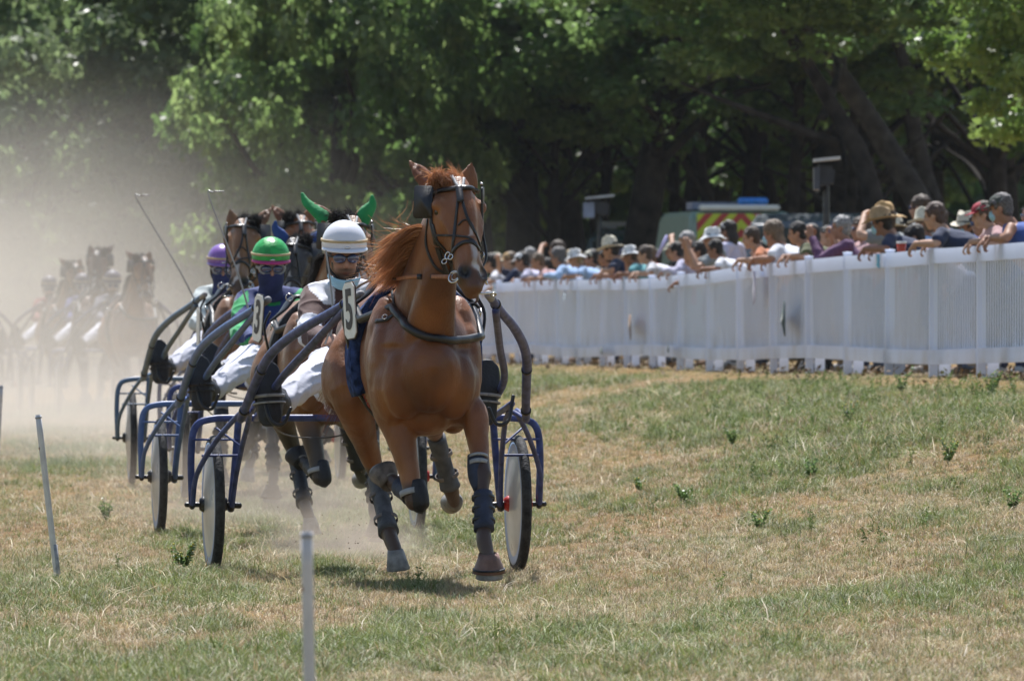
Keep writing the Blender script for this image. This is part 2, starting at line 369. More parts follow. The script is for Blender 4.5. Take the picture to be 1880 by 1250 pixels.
# ------------------------------------------------------------------ the white fence
ftab = [(1100,0),(1150,0),(1250,0),(1305,0),(1400,0),(1555,0)]
fz_base = lambda D: .92+.02*math.sin(D*.41)
fz_top = lambda D: 1.945-.075*math.exp(-((D-95)/9.0)**2)+.004*math.sin(D*.9)
Mw = mat('white_plastic', (.80,.85,.97), rough=.38, spec=.5, var=.015, scale=3, bump=.04)
_t = Mw.node_tree; _b = _t.nodes['Principled BSDF']; _tr = _t.nodes.new('ShaderNodeBsdfTranslucent'); _tr.inputs[0].default_value = (.86,.90,1.0,1); _mx = _t.nodes.new('ShaderNodeMixShader'); _mx.inputs[0].default_value = .46
_t.links.new(_b.outputs[0], _mx.inputs[1]); _t.links.new(_tr.outputs[0], _mx.inputs[2]); _t.links.new(_mx.outputs[0], _t.nodes['Material Output'].inputs[0])
_g = _t.nodes.new('ShaderNodeNewGeometry'); _sz = _t.nodes.new('ShaderNodeSeparateXYZ'); _t.links.new(_g.outputs['Position'], _sz.inputs[0]); _nz = _t.nodes.new('ShaderNodeTexNoise'); _nz.inputs['Scale'].default_value = 2.6; _nz.inputs['Detail'].default_value = 6; _t.links.new(_g.outputs['Position'], _nz.inputs['Vector'])
_mr = _t.nodes.new('ShaderNodeMapRange'); _mr.inputs[1].default_value = 1.35; _mr.inputs[2].default_value = .95; _mr.inputs[3].default_value = .05; _mr.inputs[4].default_value = .75; _t.links.new(_sz.outputs[2], _mr.inputs[0])
_n2 = _t.nodes.new('ShaderNodeMapRange'); _n2.inputs[1].default_value = .42; _n2.inputs[2].default_value = .70; _t.links.new(_nz.outputs[0], _n2.inputs[0]); _mu = _t.nodes.new('ShaderNodeMath'); _mu.operation = 'MULTIPLY'; _t.links.new(_mr.outputs[0], _mu.inputs[0]); _t.links.new(_n2.outputs[0], _mu.inputs[1])
_mc2 = _t.nodes.new('ShaderNodeMix'); _mc2.data_type = 'RGBA'; _src = _b.inputs['Base Color'].links[0].from_socket; _t.links.new(_mu.outputs[0], _mc2.inputs[0]); _t.links.new(_src, _mc2.inputs[6]); _mc2.inputs[7].default_value = (.40,.34,.27,1); _t.links.new(_mc2.outputs[2], _b.inputs['Base Color'])
Mp = Mw.copy(); Mp.name = 'white_picket_plastic'
for _n in Mp.node_tree.nodes:
    if _n.type == 'MIX_SHADER': _n.inputs[0].default_value = .26
fdir = V((-.0857,1,0)).normalized(); frz = math.atan2(fdir.y, fdir.x)
fence = empty('picket_fence', (fence_x(69.1), 69.1, 0), label='long white plastic picket fence between the track and the spectators', cat='fence')
def fpt(D, off=0.0): return V((fence_x(D)+off, D, 0))
fl = fence.location.copy()
bmc = bmesh.new(); box(bmc, (0,0,0), (1,1,1)); bmesh.ops.bevel(bmc, geom=bmc.edges[:], offset=.12, segments=2, affect='EDGES', clamp_overlap=True) ; picket_me = bm_mesh(bmc, 'picket')
bmc = bmesh.new(); box(bmc, (0,0,0), (1,1,1)); unit_me = bm_mesh(bmc, 'bar')
PIT = 2.84; Ds = [63.42+PIT*i for i in range(0, 24)]
picket_unit = unit_me.copy(); npk = 0; far_bm = bmesh.new()
def bar(name, c, s, rot, me=unit_me, m=Mw, parent=fence):
    o = link(name, me, m, parent=parent, smooth=False); o.location = V(c)-fl; o.scale = s; o.rotation_euler = rot; return o
for i, D in enumerate(Ds):
    tilt = random.uniform(-.012,.012); zb, zt = fz_base(D), fz_top(D)
    p = fpt(D)
    bm = bmesh.new(); h = zt-zb+.075
    box(bm, (0,0,h/2), (.07,.07,h)); 
    revolve(bm, [(.056,0),(.056,.010),(.05,.014),(.001,.018)], c=(0,0,h+.001), M=Matrix.Rotation(math.pi/4,3,'Z'), n=4)
    o = link('post', bm_mesh(bm,'post'), Mw, parent=fence, smooth=False); o.location = p+V((0,0,zb-.05))-fl; o.rotation_euler = (tilt, tilt*.7, frz)
    if i % 1 == 0:
        bm = bmesh.new(); box(bm, (.075,0,.075), (.09,.10,.15)); o = link('foot_block', bm_mesh(bm,'foot_block'), Mw, parent=fence, smooth=False); o.location = p+V((.02,0,zb-.02))-fl
    if i+1 < len(Ds):
        D2 = Ds[i+1]; q = fpt(D2); zb2, zt2 = fz_base(D2), fz_top(D2)
        a = p+V((0,0,zt)); bb = q+V((0,0,zt2)); c = (a+bb)/2; d = bb-a; pitch = math.atan2(d.z, d.xy.length)
        bar('top_rail', c-V((0,0,.055)), (d.length-.115,.07,.12), (0,-pitch,frz))
        a2 = p+V((0,0,zb+.19)); b2 = q+V((0,0,zb2+.19)); c2 = (a2+b2)/2; d2 = b2-a2; pitch2 = math.atan2(d2.z, d2.xy.length)
        bar('bottom_rail', c2-V((0,0,.03)), (d2.length-.115,.07,.12), (0,-pitch2,frz))
        K = 20
        for j in range(K):
            f = (j+.5)/K; pp = p.lerp(q, .02+f*.96); z1 = zt*(1-f)+zt2*f-.10; z0 = zb*(1-f)+zb2*f+.21
            if npk < 295 and i > 0:
                bar('picket', pp+V((0,0,(z0+z1)/2)), (.060,.006,z1-z0+.04), (random.uniform(-.002,.002),random.uniform(-.003,.003),frz+random.uniform(-.004,.004)), me=picket_unit, m=Mp); npk += 1
            else: box(far_bm, pp+V((0,0,(z0+z1)/2))-fl, (.062,.006,z1-z0+.04), rz=frz)

link('far_pickets', bm_mesh(far_bm), Mp, parent=fence, smooth=False, kind='stuff')

rg = np.random.default_rng(31); n = 2600; Dl = rg.uniform(64, 125, n); u = rg.normal(.35, .38, n); xl = fence_x(Dl)+u; zl = zG(xl, Dl)+rg.random(n)**2*.07
nr = rg.normal(size=(n,3)); nr[:,2] += 1.2; nr /= np.linalg.norm(nr,axis=1)[:,None]; a_ = np.cross(nr, rg.normal(size=(n,3))); a_ /= np.linalg.norm(a_,axis=1)[:,None]; b_ = np.cross(nr,a_); s_ = rg.uniform(.012,.04,n)[:,None]; p_ = np.stack([xl,Dl,zl],1)
me = np_mesh(np.stack([p_-a_*s_, p_+b_*s_*.6+nr*s_*.2, p_+a_*s_, p_-b_*s_*.6+nr*s_*.2],1).reshape(-1,3), np.arange(n*4).reshape(-1,4), 'litter')
link('leaf_litter', me, mat('dry_leaf', (.17,.12,.075), rough=.9, var=.45, scale=9, col2=(.07,.05,.035)), smooth=False, label='brown dead leaves and clods lying under the fence', cat='leaf litter', kind='stuff')
# ------------------------------------------------------------------ trees
def leaf_mat(name, c, c2, trans=.45):
    m, t, b = nt(name); N = t.nodes; L = t.links
    oi = N.new('ShaderNodeAttribute'); oi.attribute_name = 'lv'
    mix = N.new('ShaderNodeMix'); mix.data_type = 'RGBA'; mix.inputs[6].default_value = (*c,1); mix.inputs[7].default_value = (*c2,1)
    L.new(oi.outputs['Fac'], mix.inputs[0]); L.new(mix.outputs[2], b.inputs['Base Color'])
    b.inputs['Roughness'].default_value = .38; b.inputs['Specular IOR Level'].default_value = .5
    tr = N.new('ShaderNodeBsdfTranslucent'); 
    hs = N.new('ShaderNodeHueSaturation'); hs.inputs['Hue'].default_value = .512; hs.inputs['Value'].default_value = 1.9; hs.inputs['Saturation'].default_value = 1.0
    L.new(mix.outputs[2], hs.inputs['Color']); L.new(hs.outputs[0], tr.inputs[0])
    mx = N.new('ShaderNodeMixShader'); mx.inputs[0].default_value = trans
    L.new(b.outputs[0], mx.inputs[1]); L.new(tr.outputs[0], mx.inputs[2]); L.new(mx.outputs[0], N['Material Output'].inputs[0])
    return m
LM = [leaf_mat('leaf_mid', (.085,.135,.038), (.165,.21,.075), .6), leaf_mat('leaf_dark', (.070,.125,.034), (.14,.20,.065), .6), leaf_mat('leaf_yellow', (.105,.165,.035), (.18,.235,.06), .5),
      leaf_mat('leaf_soft', (.09,.135,.05), (.16,.20,.09), .5)]
BK = mat('bark', (.036,.031,.028), rough=.9, spec=.15, var=.3, scale=5, bump=1.0, bscale=9)
BK2 = mat('bark_pale', (.055,.050,.047), rough=.9, spec=.15, var=.3, scale=5, bump=1.0, bscale=9)
def crown_mesh(seed, rx, ry, rz, ncl, nleaf, ls, hollow=.45):
    """thousands of leaves held in clumps that fill an uneven crown"""
    rg = np.random.default_rng(seed); d = rg.normal(size=(ncl,3)); d /= np.linalg.norm(d,axis=1)[:,None]
    lob = 1+.22*np.sin(d[:,0]*4+seed)*np.cos(d[:,2]*5+seed*2)+.12*np.sin(d[:,1]*7+seed)
    r = (hollow+(1-hollow)*rg.random(ncl)**.6)*lob; cc = d*r[:,None]*np.array([rx,ry,rz])
    cr_ = rg.uniform(.35,.85,ncl)*(rx/4.5)
    ci = rg.integers(0, ncl, nleaf); off = rg.normal(size=(nleaf,3)); off /= np.linalg.norm(off,axis=1)[:,None]
    off *= (rg.random(nleaf)**.5)[:,None]*cr_[ci][:,None]*np.array([1.1,1.1,.7])
    p = cc[ci]+off
    nrm = off/np.maximum(1e-6,np.linalg.norm(off,axis=1))[:,None]*.7+np.array([0,0,.5])+rg.normal(size=(nleaf,3))*.6
    nrm /= np.linalg.norm(nrm,axis=1)[:,None]
    a = np.cross(nrm, rg.normal(size=(nleaf,3))); a /= np.linalg.norm(a,axis=1)[:,None]; b = np.cross(nrm, a)
    s = ls*rg.uniform(.6,1.4,nleaf)[:,None]
    vs = np.stack([p-a*s, p+b*s*.55+nrm*s*.15, p+a*s, p-b*s*.55+nrm*s*.15], 1).reshape(-1,3)
    q = np.arange(nleaf*4).reshape(-1,4); me = np_mesh(vs, q, 'crown')
    lv = np.clip(.5+.35*rg.normal(size=ncl)[ci]+.2*rg.normal(size=nleaf),0,1); setf(me, 'lv', np.repeat(lv,4)); return me
CM = [crown_mesh(3, 4.6,4.2,4.4, 210, 35000, .115), crown_mesh(8, 4.2,4.6,5.2, 210, 36000, .115), crown_mesh(15, 5.0,4.2,3.8, 200, 33000, .12), crown_mesh(23, 3.6,3.6,5.6, 180, 30000, .11)]
def trunk_mesh(pts, rad, limbs, seed=0):
    bm = bmesh.new(); rg = random.Random(seed)
    tube(bm, pts, rad, n=12, sub=5)
    for a, b, r in limbs:
        a = V(a); b = V(b); mid = (a+b)/2+V((rg.uniform(-.3,.3),rg.uniform(-.3,.3),rg.uniform(0,.4)))
        tube(bm, [a,mid,b], [r,r*.7,r*.25], n=8, sub=4)
    for v in bm.verts: v.co += v.normal*0+V((noise.noise(v.co*3), noise.noise(v.co*3+V((9,0,0))), 0))*.03
    return bm_mesh(bm, 'trunk')
def tree(x, D, h, r, crown_z, cm, lm, label, pts=None, scale=None, bark=None, rz=0, group='trees of the wood behind the track', crown_off=(0,0)):
    z = zg(x, D)-.1
    root = empty('broadleaf_tree', (x, D, z), 0, label=label, cat='tree', group=group)
    top = crown_z
    if pts is None:
        s = random.Random(int(x*100+D)); lx = s.uniform(-.7,.7); ly = s.uniform(-.5,.5)
        pts = [(0,0,-.2),(lx*.1,0,top*.25),(lx*.5,ly*.4,top*.6),(lx,ly,top),(lx*1.2,ly,top+1.5)]; rad = [r*1.35, r, r*.85, r*.6, r*.25]
    else: rad = [r*1.3]+[r*(1-.75*i/(len(pts)-1)) for i in range(1,len(pts))]
    tp = V(pts[-2]); limbs = []
    s = random.Random(int(D*10+x))
    for k in range(6 if pts[1][0] > -.2 else 2):
        a = s.uniform(0,6.28); f = s.uniform(.35,.85); base = V(pts[1]).lerp(tp, f)
        limbs.append((base, base+V((math.cos(a)*2.4, math.sin(a)*2.4, s.uniform(.8,2.6))), r*.38))
    link('trunk', trunk_mesh(pts, rad, limbs, int(D)), bark or BK, parent=root)
    sc = scale or (1,1,1)
    o = link('crown', CM[cm], LM[lm], parent=root, loc=(tp.x+crown_off[0], tp.y+crown_off[1], h), smooth=False); o.scale = sc; o.rotation_euler = (0,0,rz)
    return root
def at(px, D): return (px-940)/F*D
# (px, distance, crown height above ground, trunk radius, first fork height, crown mesh, leaf kind, scale, label)
TR = [
 (40,150,5.2,.22,3.2,0,3,(.95,.9,1.05),'hazy green tree at the left end of the wood, low leafy crown in the dust'),
 (210,158,6.6,.25,3.8,1,3,(.9,.9,.85),'green tree behind the dust cloud, second from the left end of the wood'),
 (90,172,9.0,.3,5.5,2,3,(1.0,1,1.0),'tall tree standing behind the dust-veiled one at the left end'),
 (345,168,8.2,.28,4.6,3,3,(1.0,1,.9),'dark tree whose thin trunk shows above the dust cloud'),
 (440,182,9.3,.3,5.2,1,1,(.9,1,1.0),'very dark tall tree left of the bright leafy one'),
 (600,140,4.9,.25,2.6,0,0,(.62,.7,.98),'bright green tree leafy down to the ground behind the white helmet'),
 (690,152,8.6,.3,4.6,2,0,(.9,.9,.9),'bushy tree whose crown rises above the bright leafy one'),
 (820,160,6.5,.3,4.2,0,1,(.9,.9,1.0),'dark tree standing behind the chestnut horse\'s head'),
 (950,146,7.9,.26,4.4,3,0,(.85,.9,.65),'tree with a sunlit lobe of leaves above the far end of the fence'),
 (1060,156,7.4,.30,4.3,2,1,(1.0,.9,.9),'dark tree with a slim trunk left of the thick bare trunk'),
 (1158,140,7.5,.30,4.6,0,1,(.9,.9,.75),'dark tree with the thickest trunk, left of the ambulance'),
 (1300,165,8.3,.34,5.0,1,1,(1.0,1,.95),'dark tree right behind the ambulance'),
 (1420,172,7.6,.30,4.8,2,1,(1.0,.9,1.0),'dense dark tree behind the parked van'),
 (1540,150,8.4,.38,5.2,3,1,(1.1,.9,.7),'dark tree behind the lamp pole with a broad straight trunk'),
 (1690,170,8.6,.32,5.2,1,1,(1.0,1,.95),'dark tree behind the straw-hatted spectators'),
 (1850,160,8.3,.32,4.9,0,1,(1.0,1,.95),'dark tree at the right end of the wood'),
]
for px, D, h, r, ft, cm, lm, sc, lab in TR: tree(at(px,D), D, h-.9, r, ft, cm, lm, lab, scale=sc, rz=px*.01)
for i, (px, D, h, sx, sz, lm, lab) in enumerate([(1010,146,5.5,.55,.42,0,'low leafy tree above the far end of the crowd'),(1100,150,6.0,.6,.42,0,'leafy tree over the pale-fronted floodlight'),(1235,154,6.1,.6,.40,1,'leafy tree above the dark blue-grey van'),
  (1340,146,5.9,.6,.36,0,'leafy tree hanging over the ambulance'),(1450,152,6.1,.6,.40,1,'leafy tree hanging over the dark van'),(1560,140,5.9,.5,.38,0,'leafy tree right of the floodlight mast'),(1690,147,6.3,.6,.40,1,'leafy tree above the straw hats'),(1800,150,6.2,.6,.40,0,'leafy tree above the man in the blue sleeveless top'),
  (905,150,5.2,.55,.55,0,'leafy tree behind the chestnut horse\'s ears'),(760,148,5.0,.6,.6,0,'leafy tree left of the chestnut horse\'s head'),(480,160,5.0,.6,.6,1,'dark bushy tree above the green helmet'),(280,165,5.2,.7,.6,3,'leafy tree rising out of the dust cloud')]):
    tree(at(px,D), D, h, .13, 3.4, (i*3+1)%4, lm, lab, scale=(sx,sx,sz), rz=i*1.7)
# two leaning trees right of the lamp pole
D = 132; x = at(1790, D)
tree(x, D, 6.6, .26, 0, 0, 1, 'tree with a long trunk leaning left above the spectators', pts=[(0,0,-.2),(-.5,0,1.6),(-1.15,0,2.9),(-2.1,0,4.4),(-3.0,0,5.7),(-3.4,0,7.0)], scale=(.75,.8,.5), bark=BK2)
D = 138; x = at(1775, D)
tree(x, D, 6.9, .17, 0, 3, 1, 'slender pale tree leaning left behind the spectators', pts=[(0,0,-.2),(-.35,0,1.8),(-.75,0,3.2),(-1.0,0,4.6),(-1.5,0,6.4),(-1.6,0,8.0)], scale=(.8,.8,.5), bark=BK2)
D = 128; x = at(1660, D)
tree(x, D, 6.3, .2, 0, 2, 1, 'tree with a curved grey trunk behind the fence', pts=[(0,0,-.2),(-.3,0,1.6),(-.6,0,2.9),(-1.2,0,4.0),(-1.9,0,5.2),(-2.3,0,6.4)], scale=(.7,.8,.45))
WHERE = ['above the far end of the fence','left of the pale-fronted floodlight','behind the pale-fronted floodlight','just left of the ambulance','over the ambulance roof','above the dark van','behind the straw hats','behind the ivory hat','at the right edge','above the thick-haired person','behind the chestnut horse\'s muzzle','above the purple helmet']
# bare dark trunks deep in the wood
for i, (px, D, r) in enumerate([(985,150,.13),(1025,158,.12),(1110,150,.12),(1245,150,.14),(1360,150,.16),(1470,158,.18),(1600,148,.2),(1725,160,.15),(1840,142,.17),(1445,140,.12),(905,158,.13),(395,165,.12)]):
    tree(at(px,D), D, 9.3, r, 5.5, i%4, 1, 'thin-trunked tree deep in the dark of the wood, '+WHERE[i], scale=(.6,.7,.55), rz=i*1.3)
# a near sunlit tree reaching in at the top right
D = 104; x = at(2230, D)
tree(x, D, 4.75, .26, 3.0, 0, 2, 'near tree with bright yellow-green leaves reaching in at the top right', scale=(.56,.6,.52), group='trees standing nearer than the wood', crown_off=(-1.65,0), rz=1.0)
# the far wood as one mass
vs = []; rg = np.random.default_rng(77)
def far_mass(n, x0, x1, D0, D1, z0, z1, ls, name, lm):
    nc = n//160; cx = rg.uniform(x0,x1,nc); cy = rg.uniform(D0,D1,nc); cz = z0+(z1-z0)*rg.random(nc)**.8; ci = rg.integers(0,nc,n)
    off = rg.normal(size=(n,3))*np.array([.9,.9,.6]); p = np.stack([cx,cy,cz],1)[ci]+off; p[:,2] = np.maximum(p[:,2], .3)
    nr = rg.normal(size=(n,3)); nr /= np.linalg.norm(nr,axis=1)[:,None]; a = np.cross(nr, rg.normal(size=(n,3))); a /= np.linalg.norm(a,axis=1)[:,None]; b = np.cross(nr,a); s = ls*rg.uniform(.6,1.4,n)[:,None]
    vs = np.stack([p-a*s, p+b*s*.6, p+a*s, p-b*s*.6],1).reshape(-1,3); me = np_mesh(vs, np.arange(n*4).reshape(-1,4), name); setf(me,'lv',np.repeat(rg.random(n),4))
    return link(name, me, LM[lm], smooth=False, label='dense dark foliage deep in the wood behind the trees', cat='woodland', kind='stuff')
far_mass(150000, -24, 24, 188, 215, .8, 17, .30, 'woodland_foliage', 1)
# the ground under the wood rises to a wooded bank behind it
bm = bmesh.new(); n = 60
rows = []
for j, (D, z) in enumerate([(218,.8),(221,6),(226,13),(240,19),(300,24)]):
    rows.append([bm.verts.new((-120+240*i/n, D+3*noise.noise(V((i*.3,j,0))), z+2.0*noise.noise(V((i*.5,j*2,5))))) for i in range(n+1)])
for a, b2 in zip(rows[:-1], rows[1:]):
    for i in range(n): bm.faces.new((a[i],a[i+1],b2[i+1],b2[i]))
link('wooded_hill', bm_mesh(bm,'hill'), mat('forest_floor', (.03,.042,.02), rough=.95, var=.4, scale=.8, bump=1, bscale=3), kind='structure')
# ------------------------------------------------------------------ horses
class Frame:
    """local frame of a thing that heads towards the camera: +Y forward, +X its own right, +Z up"""
    def __init__(s, x, y, a, z=0.0):
        s.o = V((x, y, z)); s.a = a; s.M = Matrix.Rotation(math.pi+a, 4, 'Z'); s.M.translation = s.o; s.I = s.M.inverted()
    def L(s, px, py, Y):
        k = (px-940.0)/F; D = (Y+s.o.x*math.sin(s.a)-s.o.y*math.cos(s.a))/(k*math.sin(s.a)-math.cos(s.a))
        return s.I @ P(px, py, D)
    def ray(s, px, py):
        o = s.I @ V((0,0,CAMZ)); return o, ((s.I @ P(px, py, 40))-o).normalized()
HF = Frame(-.50, 42.3, math.radians(8.0))
L_ = HF.L
# head frame
PK = L_(828,352,1.0); MZ = L_(868,528,1.34)
HD = (MZ-PK).normalized(); HLEN = (MZ-PK).length
HN = (V((-.24,1,0))); HN = (HN-HD*HN.dot(HD)).normalized(); HS = HD.cross(HN).normalized()
if HS.x < 0: HS = -HS               # HS points to the horse's right (left in the picture)
def H(t, s=0.0, n=0.0): return PK+HD*(HLEN*t)+HS*s+HN*n

def horse_body():
    bm = bmesh.new()
    # trunk
    S = [(-.90,1.20,.09,.11),(-.82,1.18,.20,.22),(-.66,1.17,.275,.315),(-.42,1.17,.275,.315),(-.15,1.14,.275,.315),(.10,1.11,.285,.345),(.35,1.11,.275,.365),(.56,1.09,.25,.33),(.70,1.06,.215,.27),(.80,1.04,.15,.19)]
    tube(bm, [(0,y,z) for y,z,a,b in S], [(a,b) for y,z,a,b in S], n=28, sub=4)
    ell(bm, (0,.36,1.43), (.085,.24,.10)); ell(bm, (0,-.55,1.40), (.16,.28,.10))
    for s in (1,-1):
        ell(bm, (s*.165,-.62,1.10), (.135,.25,.30)); ell(bm, (s*.15,-.78,1.05), (.12,.13,.26)); ell(bm, (s*.17,.50,1.12), (.11,.17,.30)); ell(bm, (s*.15,.62,.99), (.115,.15,.20))
        ell(bm, (s*.115,.74,1.0), (.11,.09,.18)); ell(bm, (s*.195,.58,1.06), (.085,.13,.25)); ell(bm, (s*.15,.50,.93), (.10,.15,.18)); ell(bm, (0,.60,.84), (.14,.16,.10))
    # neck
    nb = [V((0,.34,1.22)), V((0,.60,1.36)), V((-.015,.80,1.56)), PK.lerp(V((-.02,.90,1.70)),.45)+V((0,-.02,-.05)), PK+HD*.04-HN*.035]
    tube(bm, nb, [(.17,.30),(.145,.235),(.115,.185),(.092,.145),(.072,.095)], n=22, sub=5)
    tube(bm, [V((0,.66,1.02)), V((0,.80,1.26)), V((-.02,.92,1.48)), H(.30,0,-.13)], [(.15,.10),(.12,.09),(.085,.075),(.06,.05)], n=18, sub=5)
    # head
    hs = [(-.02,.072,.085,-.01),(.08,.100,.102,-.012),(.18,.120,.118,-.012),(.29,.124,.124,-.012),(.40,.104,.117,-.008),(.52,.080,.098,0),(.64,.067,.082,.004),(.76,.062,.072,.004),(.87,.068,.066,.004),(.95,.066,.058,.002),(1.0,.052,.046,0)]
    tube(bm, [H(t,0,n) for t,a,b,n in hs], [(a,b) for t,a,b,n in hs], n=24, sub=3, ref=HS, power=.86)
    for s in (1,-1):
        ell(bm, H(.30,s*.080,-.055), (.044,.098,.11), M=Matrix((HS,HN,HD)).transposed())        # cheek
        ell(bm, H(.225,s*.108,.048), (.032,.038,.038), M=Matrix((HS,HN,HD)).transposed())        # brow
        tube(bm, [H(.36,s*.094,.045), H(.50,s*.076,.047), H(.62,s*.058,.042)], [.018,.016,.010], n=8)   # facial crest
        ell(bm, H(.905,s*.047,.038), (.030,.030,.046), M=Matrix((HS,HN,HD)).transposed())        # nostril
    tube(bm, [H(.05,0,.083), H(.30,0,.104), H(.60,0,.074), H(.80,0,.062)], [.055,.058,.040,.036], n=12, ref=HS)
    ell(bm, H(1.02,0,.012), (.046,.040,.034), M=Matrix((HS,HN,HD)).transposed())                 # upper lip
    tube(bm, [H(.60,0,-.055), H(.80,0,-.056), H(.97,0,-.045), H(1.045,0,-.025)], [(.045,.03),(.036,.026),(.036,.028),(.030,.022)], n=12, ref=HS)   # lower jaw and chin
    # ears
    eL = [H(.03,.070,-.01), L_(795,348,.99), L_(773,320,.98), L_(750,294,.96)]
    tube(bm, eL, [(.052,.026),(.074,.021),(.058,.016),(.010,.006)], n=14, sub=4, ref=(HS*.6+HD*.8))
    eR = [H(.03,-.068,-.01), L_(855,346,.99), L_(862,322,.99), L_(866,297,.98)]
    tube(bm, eR, [(.044,.026),(.060,.021),(.048,.016),(.010,.006)], n=12, sub=4, ref=HS)
    # right fore (left in the picture): forearm down, cannon folded back
    RF['e'] = V((.15,.50,.96)); RF['k'] = L_(760,918,.70); RF['f'] = L_(735,893,.42); RF['h'] = L_(713,878,.34)
    tube(bm, [(.15,.46,1.05), (.155,.52,.90), L_(735,800,.60), L_(750,862,.65), RF['k']], [(.10,.15),(.10,.115),(.075,.088),(.052,.058),(.043,.047)], n=16, sub=5)
    ell(bm, RF['k'], (.045,.045,.055))
    tube(bm, [RF['k'], RF['k'].lerp(RF['f'],.3), RF['k'].lerp(RF['f'],.7), RF['f'], RF['h']], [(.042,.045),(.029,.034),(.028,.034),(.038,.042),(.034,.036)], n=14, sub=4)
    # left fore: reaching down, nearly straight
    LF['k'] = L_(886,868,.84); LF['f'] = L_(889,990,.98); LF['h'] = L_(897,1030,1.03)
    tube(bm, [(-.15,.46,1.05), (-.155,.54,.90), L_(868,760,.66), L_(878,815,.74), LF['k']], [(.10,.15),(.10,.115),(.074,.086),(.052,.060),(.042,.046)], n=16, sub=5)
    ell(bm, LF['k']+V((0,.006,-.01)), (.044,.044,.058))
    tube(bm, [LF['k'], LF['k'].lerp(LF['f'],.3), LF['k'].lerp(LF['f'],.72), LF['f'], LF['h']], [(.042,.045),(.030,.035),(.029,.036),(.039,.043),(.034,.036)], n=14, sub=4)
    # right hind (left in the picture): under the body
    RH['s'] = L_(645,730,-.36); RH['k'] = L_(690,868,-.62); RH['f'] = L_(713,975,-.36); RH['h'] = L_(727,1016,-.28)
    tube(bm, [(.15,-.60,1.12), L_(637,690,-.46), RH['s'], L_(668,800,-.50), RH['k']], [(.14,.26),(.13,.21),(.105,.145),(.068,.085),(.040,.058)], n=18, sub=5)
    tube(bm, [RH['k']+V((0,-.05,.05)), RH['k'], RH['k'].lerp(RH['f'],.35), RH['k'].lerp(RH['f'],.75), RH['f'], RH['h']], [(.03,.03),(.038,.05),(.030,.038),(.029,.036),(.039,.043),(.034,.036)], n=14, sub=4)
    # left hind: trailing, seen between the fore legs
    LH['s'] = V((-.19,-.50,.86)); LH['k'] = L_(798,792,-.98); LH['f'] = L_(826,892,-1.10); LH['h'] = L_(834,922,-1.20)
    tube(bm, [(-.15,-.62,1.10), (-.19,-.62,.96), (-.20,-.72,.85), LH['k']], [(.14,.25),(.125,.19),(.09,.12),(.042,.058)], n=18, sub=5)
    tube(bm, [LH['k']+V((0,-.05,.05)), LH['k'], LH['k'].lerp(LH['f'],.35), LH['k'].lerp(LH['f'],.75), LH['f'], LH['h']], [(.03,.03),(.038,.05),(.030,.038),(.029,.036),(.039,.043),(.034,.036)], n=14, sub=4)
    me = organic(bm, .0095, 9, 'horse_body')
    # sculpt: dents (centre, radii, direction, depth)
    co = vco(me).copy(); HM = np.array([list(HS), list(HN), list(HD)])
    def dent(c, r, dv, amp, M=None):
        d = co-np.array(c)
        if M is not None: d = d@M.T
        w = np.exp(-((d/np.array(r))**2).sum(1)*1.6); co[:] += w[:,None]*np.array(dv)*amp
    for s in (1,-1):
        dent(H(.905,s*.050,.060), (.024,.034,.034), -HN*.8-HS*s*.2, .055, HM)           # nostril hole
        dent(H(.27,s*.116,.034), (.03,.020,.026), -HS*s, .013, HM)                     # eye socket
        dent(H(.17,s*.085,.03), (.02,.03,.03), -HS*s, .010, HM)
        dent(H(.68,s*.058,-.01), (.02,.03,.05), -HS*s, .008, HM)
    dent((0,.83,.97), (.022,.12,.20), (0,-1,0), .022)                                  # groove between the breast muscles
    for s in (1,-1):
        dent((s*.16,.73,1.16), (.07,.10,.025), (-s*.3,-1,0), .022); dent((s*.235,.40,1.05), (.03,.05,.22), (-s,0,0), .022)
        dent((s*.17,.66,.88), (.012,.1,.12), (0,-1,0), .016)
        dent((s*.28,-.30,1.08), (.03,.06,.20), (-s,0,0), .03); dent((s*.08,.70,1.30), (.02,.1,.12), (-s*.2,-1,0), .012)
        dent((s*.20,-.48,.86), (.05,.04,.10), (-s,0,0), .02)
    for ear, e in ((eL,1),(eR,-1)):
        for f in (.35,.6,.8): 
            c = ear[1].lerp(ear[3], f); dent(c+HN*.012, (.012,.03,.02), -HN, .010, HM)
    nz = np.array([noise.noise(V(c)*7)*.005+noise.noise(V(c)*19)*.0018 for c in co[::1]]) if len(co) < 400000 else 0
    nv = np.empty(len(co)*3, np.float32); me.vertices.foreach_get('normal', nv); co += nv.reshape(-1,3)*nz[:,None]
    me.vertices.foreach_set('co', co.ravel()); me.update()
    # coat markings: R = dark points, G = white markings, B = dark muzzle and inner-ear skin, plus painted nostril shade
    def near(c, r, M=None):
        d = co-np.array(c)
        if M is not None: d = d@M.T
        return np.exp(-((d/np.array(r))**2).sum(1))
    def seg(a, b, r):
        a = np.array(a); b = np.array(b); ab = b-a; t = np.clip(((co-a)@ab)/(ab@ab),0,1); d = np.linalg.norm(co-a-t[:,None]*ab, axis=1); return 1-sstep(r*.8, r*1.25, d)
    pts = np.zeros(len(co)); 
    for l in (RF,LF,RH,LH): pts = np.maximum(pts, np.maximum(seg(l['k'], l['f'], .085), seg(l['f'], l['h'], .085)))
    loc = (co-np.array(PK))@HM.T; tt = loc[:,2]/HLEN; s_ = loc[:,0]; n_ = loc[:,1]
    inh = (np.abs(s_) < .13)&(n_ > -.16)&(tt > -.05)&(tt < 1.15)
    wob = np.array([noise.noise(V(c)*30) for c in co])*.02
